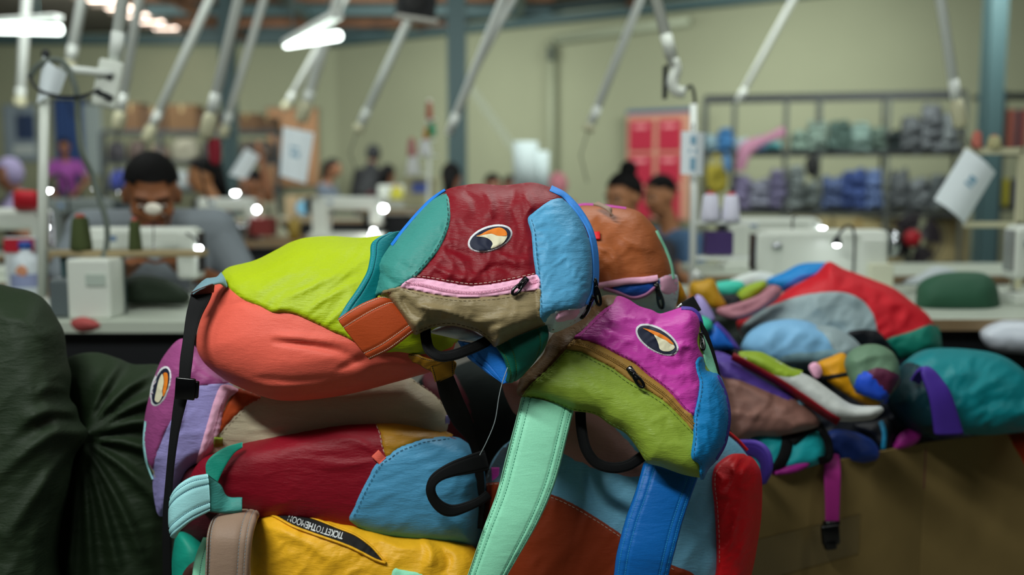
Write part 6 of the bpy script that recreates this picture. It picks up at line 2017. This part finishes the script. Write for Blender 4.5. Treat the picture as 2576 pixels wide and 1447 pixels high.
# ---------------------------------------------------------------- cardboard box full of backpacks at the right
bx = thing('cardboard_box', 'big open brown cardboard box heaped with backpacks', 'box', (0.9, 2.2, 0))
A0, A1, A2 = at(1870, 1212, 1.71), at(2330, 1116, 1.965), at(2640, 1090, 2.10)
ZT = 0.575


def wall_panel(name, a, b, z0, z1, th=.006, m=M_CARD, label=None):
    a, b = np.array(a[:2]), np.array(b[:2])
    d = b - a
    L = np.linalg.norm(d)
    n = np.array((-d[1], d[0])) / L
    c = (a + b) / 2 + n * th / 2
    return MB().box((c[0], c[1], (z0 + z1) / 2), (L, th, z1 - z0), rotm(0, 0, math.atan2(d[1], d[0])), bev=.0015).build(name, m, bx, label=label)


bL = np.array((A0[0] - .22, A0[1] - .10))
dir1 = (A1[:2] - A0[:2]) / np.linalg.norm(A1[:2] - A0[:2])
bL = A0[:2] - dir1 * .04
wall_panel('front_panel', bL, A1, 0, ZT)
wall_panel('side_panel', A1, A2, 0, ZT)
inn = np.array((-dir1[1], dir1[0])) * 1.0
b3 = A2[:2] + np.array((-.02, .34))
b4 = bL + np.array((.10, .62))
wall_panel('back_panel', b3, b4, 0, ZT)
wall_panel('end_panel', b4, bL, 0, ZT)
MB().prism([tuple(bL), tuple(A1[:2]), tuple(A2[:2]), tuple(b3), tuple(b4)], 0.0, .006).build('bottom_panel', M_CARD, bx)
nf = np.array((dir1[1], -dir1[0]))
tp = MB()
ca = A0[:2] * .97 + A1[:2] * .03
for (f0, f1, za, zb, name) in [(.0, .62, .38, .46, 'packing_tape')]:
    a = A0[:2] * (1 - f0) + A1[:2] * f0 + nf * .0006
    b = A0[:2] * (1 - f1) + A1[:2] * f1 + nf * .0006
    wall_panel('packing_tape', a, b, za, zb, th=.0008, m=M_TAPE, label='strip of brown packing tape')
e = A1[:2] + nf * .0008
MB().box((e[0] - .004, e[1], .52), (.008, .0015, .085), rotm(0, 0, .2)).build('tape_strip', mat('plum_tape', '6a2a3a', rough=.5), bx, label='plum coloured tape strip')


def heap(name, label, cat, pts, Y, m, H=.06, R=60, tilt=(0, .35), seed=None, wr=None, back=None, rim=.55, folds=(), step=8):
    r = soft_root(name, label, pts, Y, cat, None)
    S = Soft(r, pts, Y, tilt, H=H * .85, R=R * .65, back=back, rim=rim, seed=seed, wr=wr if wr is not None else [(.013, 58, 25, 2.0, True), (.006, 26, 50, 2.0, True), (.006, 44, 70, 1.5, False)], folds=folds, step=step)
    S.body('body', m, step=step)
    S.panel_seam, S.panel_lift = .0003, .005
    return r, S


# packs that fill the box underneath the heap
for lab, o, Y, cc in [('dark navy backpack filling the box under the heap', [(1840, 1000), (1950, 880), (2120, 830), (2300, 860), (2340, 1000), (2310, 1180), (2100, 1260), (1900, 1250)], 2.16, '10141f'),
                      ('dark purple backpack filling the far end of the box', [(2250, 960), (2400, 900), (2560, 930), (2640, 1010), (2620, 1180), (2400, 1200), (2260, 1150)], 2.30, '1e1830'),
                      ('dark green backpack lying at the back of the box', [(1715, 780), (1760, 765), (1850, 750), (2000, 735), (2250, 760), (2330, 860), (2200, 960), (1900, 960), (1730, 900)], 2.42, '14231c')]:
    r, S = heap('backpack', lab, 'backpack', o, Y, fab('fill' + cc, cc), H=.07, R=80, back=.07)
    S.band('piping', [(o[0][0] + 30, o[0][1]), (o[2][0], o[2][1] + 40), (o[4][0] - 30, o[4][1])], 10, BLACKWEB)
o = [(1738, 830), (1770, 818), (1800, 828), (1826, 862), (1838, 930), (1818, 1060), (1780, 1180), (1768, 1400), (1766, 1700), (1760, 1800), (1700, 1805), (1690, 1400), (1712, 1000)]
r, S = heap('fabric_sack', 'charcoal sack standing between the pile and the cardboard box', 'sack', o, 2.06, fab('charcoal_sack', '15171c'), H=.07, R=40, back=.12)
S.band('tie_cord', [(1735, 880), (1780, 870), (1825, 880)], 8, BLACKWEB)
# far part of the heap
r, S = heap('backpack', 'azure backpack slung behind the red and grey one', 'backpack', [(1925, 705), (1972, 682), (2009, 663), (2050, 658), (2085, 661), (2110, 690), (2080, 740), (2000, 745), (1950, 730)], 2.55, fab('azure_far', '1b86d0'), H=.05)
S.band('piping', [(2088, 660), (2072, 672), (2052, 690), (2012, 700), (1970, 727)], 8, PURPLE)
r, S = heap('jersey', 'white crumpled cloth at the back of the box', 'cloth', [(1820, 712), (1864, 690), (1906, 680), (1950, 690), (1960, 720), (1900, 730), (1840, 730)], 2.60, fab('white_far', 'd0d8d4'), H=.03, R=25)
r, S = heap('pouch', 'turquoise pouch at the back of the box beside mustard bag', 'pouch', [(1786, 716), (1820, 704), (1868, 706), (1876, 728), (1838, 748), (1800, 738)], 2.45, fab('turquoise_far', '3fc4ae'), H=.03, R=22)
r, S = heap('pouch', 'lime green pouch between turquoise pouch and mauve roll', 'pouch', [(1852, 738), (1880, 715), (1924, 704), (1932, 722), (1900, 752), (1862, 762)], 2.40, fab('lime_far', '93ae2c'), H=.03, R=22)
r, S = heap('pouch', 'mustard yellow pouch at the left end of the box', 'pouch', [(1735, 712), (1760, 704), (1796, 700), (1812, 735), (1830, 770), (1800, 780), (1765, 765), (1738, 740)], 2.2, fab('mustard_far', 'b4881a'), H=.04, R=26)
r, S = heap('pouch', 'black pouch in the gap beside the lime green pouch', 'pouch', [(1812, 742), (1850, 738), (1868, 755), (1850, 790), (1815, 770)], 2.3, fab('black_far', '101218'), H=.02, R=20)
r, S = heap('backpack', 'big red backpack with grey and teal panels on top of the box heap', 'backpack', [(1850, 812), (1880, 790), (1906, 772), (1950, 748), (1990, 720), (2050, 688), (2084, 656), (2123, 674), (2199, 702), (2251, 724), (2296, 758), (2334, 788), (2352, 815), (2366, 856), (2360, 890), (2290, 915), (2200, 915), (2050, 900), (1930, 880), (1870, 850)], 2.25, fab('red_far', 'cc1626'), H=.11, R=110, back=.1, seed=201,
                folds=[([(2080, 670), (2110, 720), (2180, 760)], .010, (10, 24)), ([(2150, 720), (2220, 760), (2280, 820)], -.008, (10, 24))])
S.panel('grey_panel', [(1862, 836), (1906, 790), (1992, 753), (2061, 739), (2123, 739), (2165, 757), (2192, 789), (2205, 834), (2208, 875), (2160, 885), (2080, 895), (1900, 880)], fab('grey_far', '93a6aa'), label='pale grey panel', step=7)
S.panel('teal_panel', [(2228, 862), (2290, 838), (2353, 818), (2368, 856), (2362, 892), (2290, 920), (2262, 912)], fab('teal_far', '127a68'), label='teal panel', step=7)
S.panel('black_panel', [(2135, 838), (2200, 834), (2232, 862), (2258, 905), (2190, 905), (2150, 870)], fab('black_far', '101218'), label='black panel', step=7)
r, S = heap('fabric_roll', 'mauve pink rolled fabric bending along the red backpack', 'fabric', [(1798, 776), (1854, 760), (1906, 740), (1940, 714), (1968, 724), (1966, 745), (1944, 766), (1890, 798), (1850, 808), (1808, 795)], 2.15, fab('mauve_far', 'a8707c'), H=.05, R=30, folds=[([(1815, 785), (1880, 775), (1945, 735)], -.012, (5, 12))])
r, S = heap('backpack', 'light blue and grey rounded backpack in the middle of the box', 'backpack', [(1864, 884), (1876, 842), (1900, 822), (1930, 808), (1985, 800), (2037, 807), (2062, 820), (2100, 826), (2150, 858), (2165, 890), (2120, 925), (2040, 930), (1950, 925)], 2.08, fab('skyblue_far', '7db4dc'), H=.08, R=70, seed=210)
S.panel('grey_panel', [(2040, 812), (2062, 818), (2102, 824), (2155, 858), (2168, 890), (2110, 915), (2100, 882), (2078, 842)], fab('grey_far', '93a6aa'), label='grey panel', step=7)
S.panel('slate_flap', [(1957, 906), (2000, 892), (2040, 890), (2105, 884), (2120, 922), (2040, 935), (1990, 925)], SLATE, label='slate flap', step=10, lift=.004)
# left end of the heap, next to the magenta backpack
r, S = heap('strap_bundle', 'lilac folded strap beside the magenta backpack', 'strap', [(1745, 742), (1766, 742), (1790, 775), (1802, 805), (1786, 812), (1755, 790)], 1.95, fab('lilac_far', 'a89ad4'), H=.02, R=16)
r, S = heap('pouch', 'mint green pouch beside the magenta backpack', 'pouch', [(1752, 792), (1786, 800), (1796, 828), (1770, 838), (1750, 820)], 1.90, fab('mintgreen_far', '35b898'), H=.025, R=18)
r, S = heap('backpack', 'royal blue backpack with purple edging at the left end of the box', 'backpack', [(1770, 838), (1800, 812), (1818, 822), (1840, 850), (1858, 878), (1830, 882), (1790, 880)], 1.92, fab('royal_far', '1666c8'), H=.035, R=30)
S.band('piping', [(1800, 812), (1830, 842), (1858, 880)], 10, PURPLE)
r, S = heap('pouch', 'black pouch under the royal blue backpack', 'pouch', [(1784, 870), (1860, 872), (1880, 900), (1840, 915), (1790, 900)], 1.95, fab('black_far', '101218'), H=.03, R=20)
# middle
r, S = heap('backpack', 'dusty pink backpack with purple edge and light blue snap button', 'backpack', [(1796, 905), (1840, 905), (1923, 950), (1999, 995), (2056, 1045), (2060, 1075), (1960, 1100), (1906, 1100), (1854, 1110), (1826, 1060), (1810, 960)], 1.80, fab('pink_far', 'a5786c'), H=.06, R=60, seed=220, folds=[([(1830, 960), (1900, 985), (1980, 1040)], .008, (7, 16)), ([(1830, 1040), (1900, 1045), (1960, 1050)], .006, (6, 14))])
PINKBAG = r
S.panel('purple_edge', [(1796, 886), (1840, 897), (1923, 956), (2001, 999), (1985, 1004), (1944, 988), (1864, 955), (1810, 940)], fab('violet_far', '6048a8'), label='purple edge panel', step=7, lift=.004)
MB().ball(S.pt([(2014, 1013)], .004)[0], (.008, .005, .007)).build('snap_button', mat('snap_blue', '7ec4e0'), r, smooth=True)
r, S = heap('backpack', 'open backpack with lime panel, white lining and crimson zipper', 'backpack', [(1842, 893), (1866, 890), (1906, 886), (1944, 900), (1992, 925), (2044, 948), (2096, 984), (2147, 1016), (2217, 1020), (2226, 1034), (2196, 1058), (2127, 1064), (2090, 1056), (2020, 1010), (1950, 965), (1880, 920)], 1.78, fab('whitelin_far', 'c4c8c4'), H=.05, R=50, seed=225, wr=[(.006, 40, -30, 2, True), (.003, 20, 20, 2, True)])
S.panel('lime_panel', [(1857, 888), (1906, 884), (1944, 899), (1988, 924), (2020, 934), (1990, 945), (1950, 940), (1906, 918)], fab('lime_far', '93ae2c'), label='lime panel', step=7, lift=.004)
S.band('zipper', [(1842, 896), (1900, 928), (1957, 960), (2030, 1008), (2075, 1040), (2110, 1062)], 21, fab('crimson_far', '8c0f1e'), lift=.009, label='crimson zipper band')
r, S = heap('backpack', 'amber backpack with black strap in the middle of the box', 'backpack', [(2052, 915), (2090, 895), (2123, 886), (2160, 930), (2200, 990), (2216, 1018), (2180, 1024), (2120, 990), (2075, 955)], 1.90, fab('amber_far', 'd8960f'), H=.05, R=40)
S.band('strap', [(2066, 952), (2100, 947), (2140, 940)], 12, BLACKWEB, lift=.003, label='black strap')
S.panel('pink_tab', [(2034, 922), (2054, 912), (2066, 945), (2050, 950)], PINK, lift=.006, step=8)
r, S = heap('backpack', 'sage green pouch bag with maroon and cobalt panels', 'backpack', [(2121, 915), (2134, 884), (2165, 867), (2206, 864), (2244, 881), (2263, 912), (2266, 955), (2250, 985), (2228, 1012), (2200, 1010), (2150, 985), (2130, 945)], 1.85, fab('sage_far', '66866c'), H=.07, R=60, seed=230)
S.panel('maroon_panel', [(2182, 940), (2213, 928), (2264, 950), (2258, 975), (2232, 994), (2205, 965)], fab('maroon_far', '5c2440'), label='maroon panel', step=8, lift=.004)
S.panel('cobalt_panel', [(2163, 943), (2182, 938), (2205, 962), (2234, 996), (2228, 1016), (2195, 1000), (2150, 985)], fab('cobalt_far', '2354d8'), label='cobalt panel', step=8, lift=.003)
# right
r, S = heap('backpack', 'large teal backpack with wide purple strap at the corner of the box', 'backpack', [(2234, 1003), (2250, 940), (2289, 896), (2331, 876), (2407, 874), (2493, 884), (2545, 905), (2600, 950), (2650, 1010), (2640, 1075), (2510, 1096), (2424, 1096), (2320, 1092), (2270, 1065)], 1.98, fab('tealbig_far', '0a8088', rough=.45), H=.13, R=110, back=.1, seed=240,
                folds=[([(2440, 1000), (2500, 960), (2560, 950)], .006, (8, 20)), ([(2430, 1040), (2500, 1010), (2590, 1000)], -.006, (8, 20))])
S.panel('dark_end', [(2228, 1003), (2246, 940), (2275, 915), (2320, 930), (2345, 1020), (2360, 1098), (2320, 1096), (2266, 1070)], fab('petroldark_far', '06343c'), label='dark petrol end panel', step=7)
ribbon('shoulder_strap', [(2290, 955, 1.86), (2303, 935, 1.84), (2318, 926, 1.83), (2320, 945, 1.82), (2340, 1010, 1.81), (2352, 1094, 1.82)], [(2310, 965, 1.88), (2330, 932, 1.845), (2345, 927, 1.83), (2368, 950, 1.82), (2396, 995, 1.81), (2426, 1092, 1.82)], fab('violetstrap_far', '4a2f98', crinkle=.4), r, thick=.006, camber=.004, label='wide purple strap')
r, S = heap('backpack', 'cobalt blue rolled pouch at the front rim of the box', 'pouch', [(2072, 1098), (2096, 1079), (2148, 1084), (2193, 1104), (2214, 1132), (2205, 1160), (2117, 1170), (2085, 1140)], 1.90, fab('cobaltrim_far', '2a4ca8'), H=.05, R=36)
r.name = 'pouch'
r, S = heap('backpack', 'turquoise pouch with black straps at the front rim of the box', 'pouch', [(1880, 1104), (1916, 1072), (1955, 1050), (2000, 1062), (2060, 1085), (2080, 1130), (2060, 1170), (1990, 1185), (1930, 1195), (1890, 1190)], 1.80, fab('turquoiserim_far', '1fb0b8'), H=.05, R=40)
r.name = 'pouch'
S.band('strap', [(1970, 1045), (1982, 1090), (1975, 1140), (1950, 1190)], 34, BLACKWEB, lift=.006, label='black webbing')
S.band('strap', [(1990, 1110), (2030, 1080), (2070, 1065)], 32, BLACKWEB, lift=.009, label='black webbing')
S.band('strap', [(2062, 1075), (2082, 1110), (2085, 1150), (2060, 1160)], 22, BLACKWEB, lift=.009, label='black webbing')
r, S = heap('pouch', 'black pouch with blue edge beside the teal backpack', 'pouch', [(2140, 1070), (2200, 1055), (2240, 1050), (2256, 1090), (2240, 1135), (2210, 1135), (2190, 1100)], 1.95, fab('black_far', '101218'), H=.03, R=24)
S.band('piping', [(2215, 1060), (2225, 1090), (2222, 1130)], 14, fab('cyan_edge', '1f86b0'), lift=.004, label='blue edge')
r, S = heap('strap_bundle', 'magenta strap bundle at the corner rim of the box', 'strap', [(2246, 1132), (2256, 1096), (2291, 1070), (2316, 1074), (2318, 1105), (2292, 1125)], 1.94, fab('magenta_far', 'b02c94'), H=.025, R=18)
r, S = heap('strap_bundle', 'magenta cloth scrap at the front rim below black straps', 'cloth', [(1925, 1195), (1960, 1178), (2012, 1160), (2042, 1166), (2020, 1185), (1980, 1196)], 1.76, fab('magenta_far', 'b02c94'), H=.02, R=14)
# strap hanging over the rim with its buckle
r = thing('hanging_strap', 'magenta strap with black buckle hanging over the box rim', 'strap', at(2090, 1390, 1.78))
ribbon('webbing', [(2048, 1168, 1.835), (2058, 1150, 1.825), (2074, 1142, 1.815), (2074, 1200, 1.795), (2077, 1260, 1.79), (2078, 1322, 1.79)], [(2085, 1160, 1.85), (2098, 1145, 1.84), (2112, 1146, 1.83), (2116, 1190, 1.80), (2114, 1260, 1.795), (2112, 1320, 1.795)], fab('magentastrap_far', 'a42a80', crinkle=.3), r, thick=.004)
bk = MB()
c = at(2089, 1345, 1.785)
bk.box(c, (.034, .012, .040), rotm(0, -.1, 0), bev=.005)
bk.box(c + np.array((0, 0, -.018)), (.024, .014, .022), rotm(0, -.1, 0), bev=.005)
bk.tube([c + np.array((-.014, 0, .022)), c + np.array((.016, 0, .022))], .004, 8)
bk.build('buckle', BLACKPL, r, smooth=True)
r = thing('webbing_strap', 'orange webbing strap draped over the far corner of the box', 'strap', at(2570, 1180, 1.98))
ribbon('webbing', [(2536, 1090, 2.02), (2550, 1120, 1.99), (2578, 1168, 1.98), (2600, 1230, 1.98)], [(2572, 1080, 2.02), (2590, 1110, 1.99), (2610, 1160, 1.98), (2630, 1225, 1.98)], fab('orange_far', 'd8400c', crinkle=.4), r, thick=.004)
r = PINKBAG
ribbon('shoulder_strap', [(1850, 1112, 1.66), (1903, 1114, 1.63), (1931, 1138, 1.615), (1937, 1179, 1.61), (1920, 1216, 1.62)], [(1850, 1150, 1.68), (1890, 1150, 1.65), (1908, 1165, 1.64), (1912, 1190, 1.635), (1900, 1226, 1.64)], fab('violetloop_far', '5a3fae', crinkle=.4), r, thick=.008, grooves=(.15,), camber=.004, label='purple padded shoulder strap')
# ---------------------------------------------------------------- groups of like things
GROUPS = {'conduit_pole': 'hanging conduit poles', 'fabric_bundle': 'folded fabric bundles on the shelves', 'thread_cone': 'thread cones', 'sewing_machine': 'sewing machines in the hall',
          'sewing_table': 'sewing tables in the hall', 'person': 'people at work in the hall', 'carton': 'cartons in the hall', 'paper_sheet': 'hanging papers', 'work_lamp': 'small work lamps',
          'fluorescent_lamp': 'fluorescent lamps under the roof', 'board': 'boards on the rack', 'folder': 'folders on the rack', 'pouch': 'pouches in the heap', 'curtain': 'curtains on the far wall'}
for o in list(SC.objects):
    if o.parent is not None or not o.get('label') or o.get('kind'): continue
    s_ = o.name.split('.')[0]
    if s_ == 'backpack':
        o['group'] = 'backpacks in the front pile' if o.location.y < 1.735 and o.location.x < .42 else 'backpacks in the cardboard box'
    elif s_ in GROUPS:
        o['group'] = GROUPS[s_]
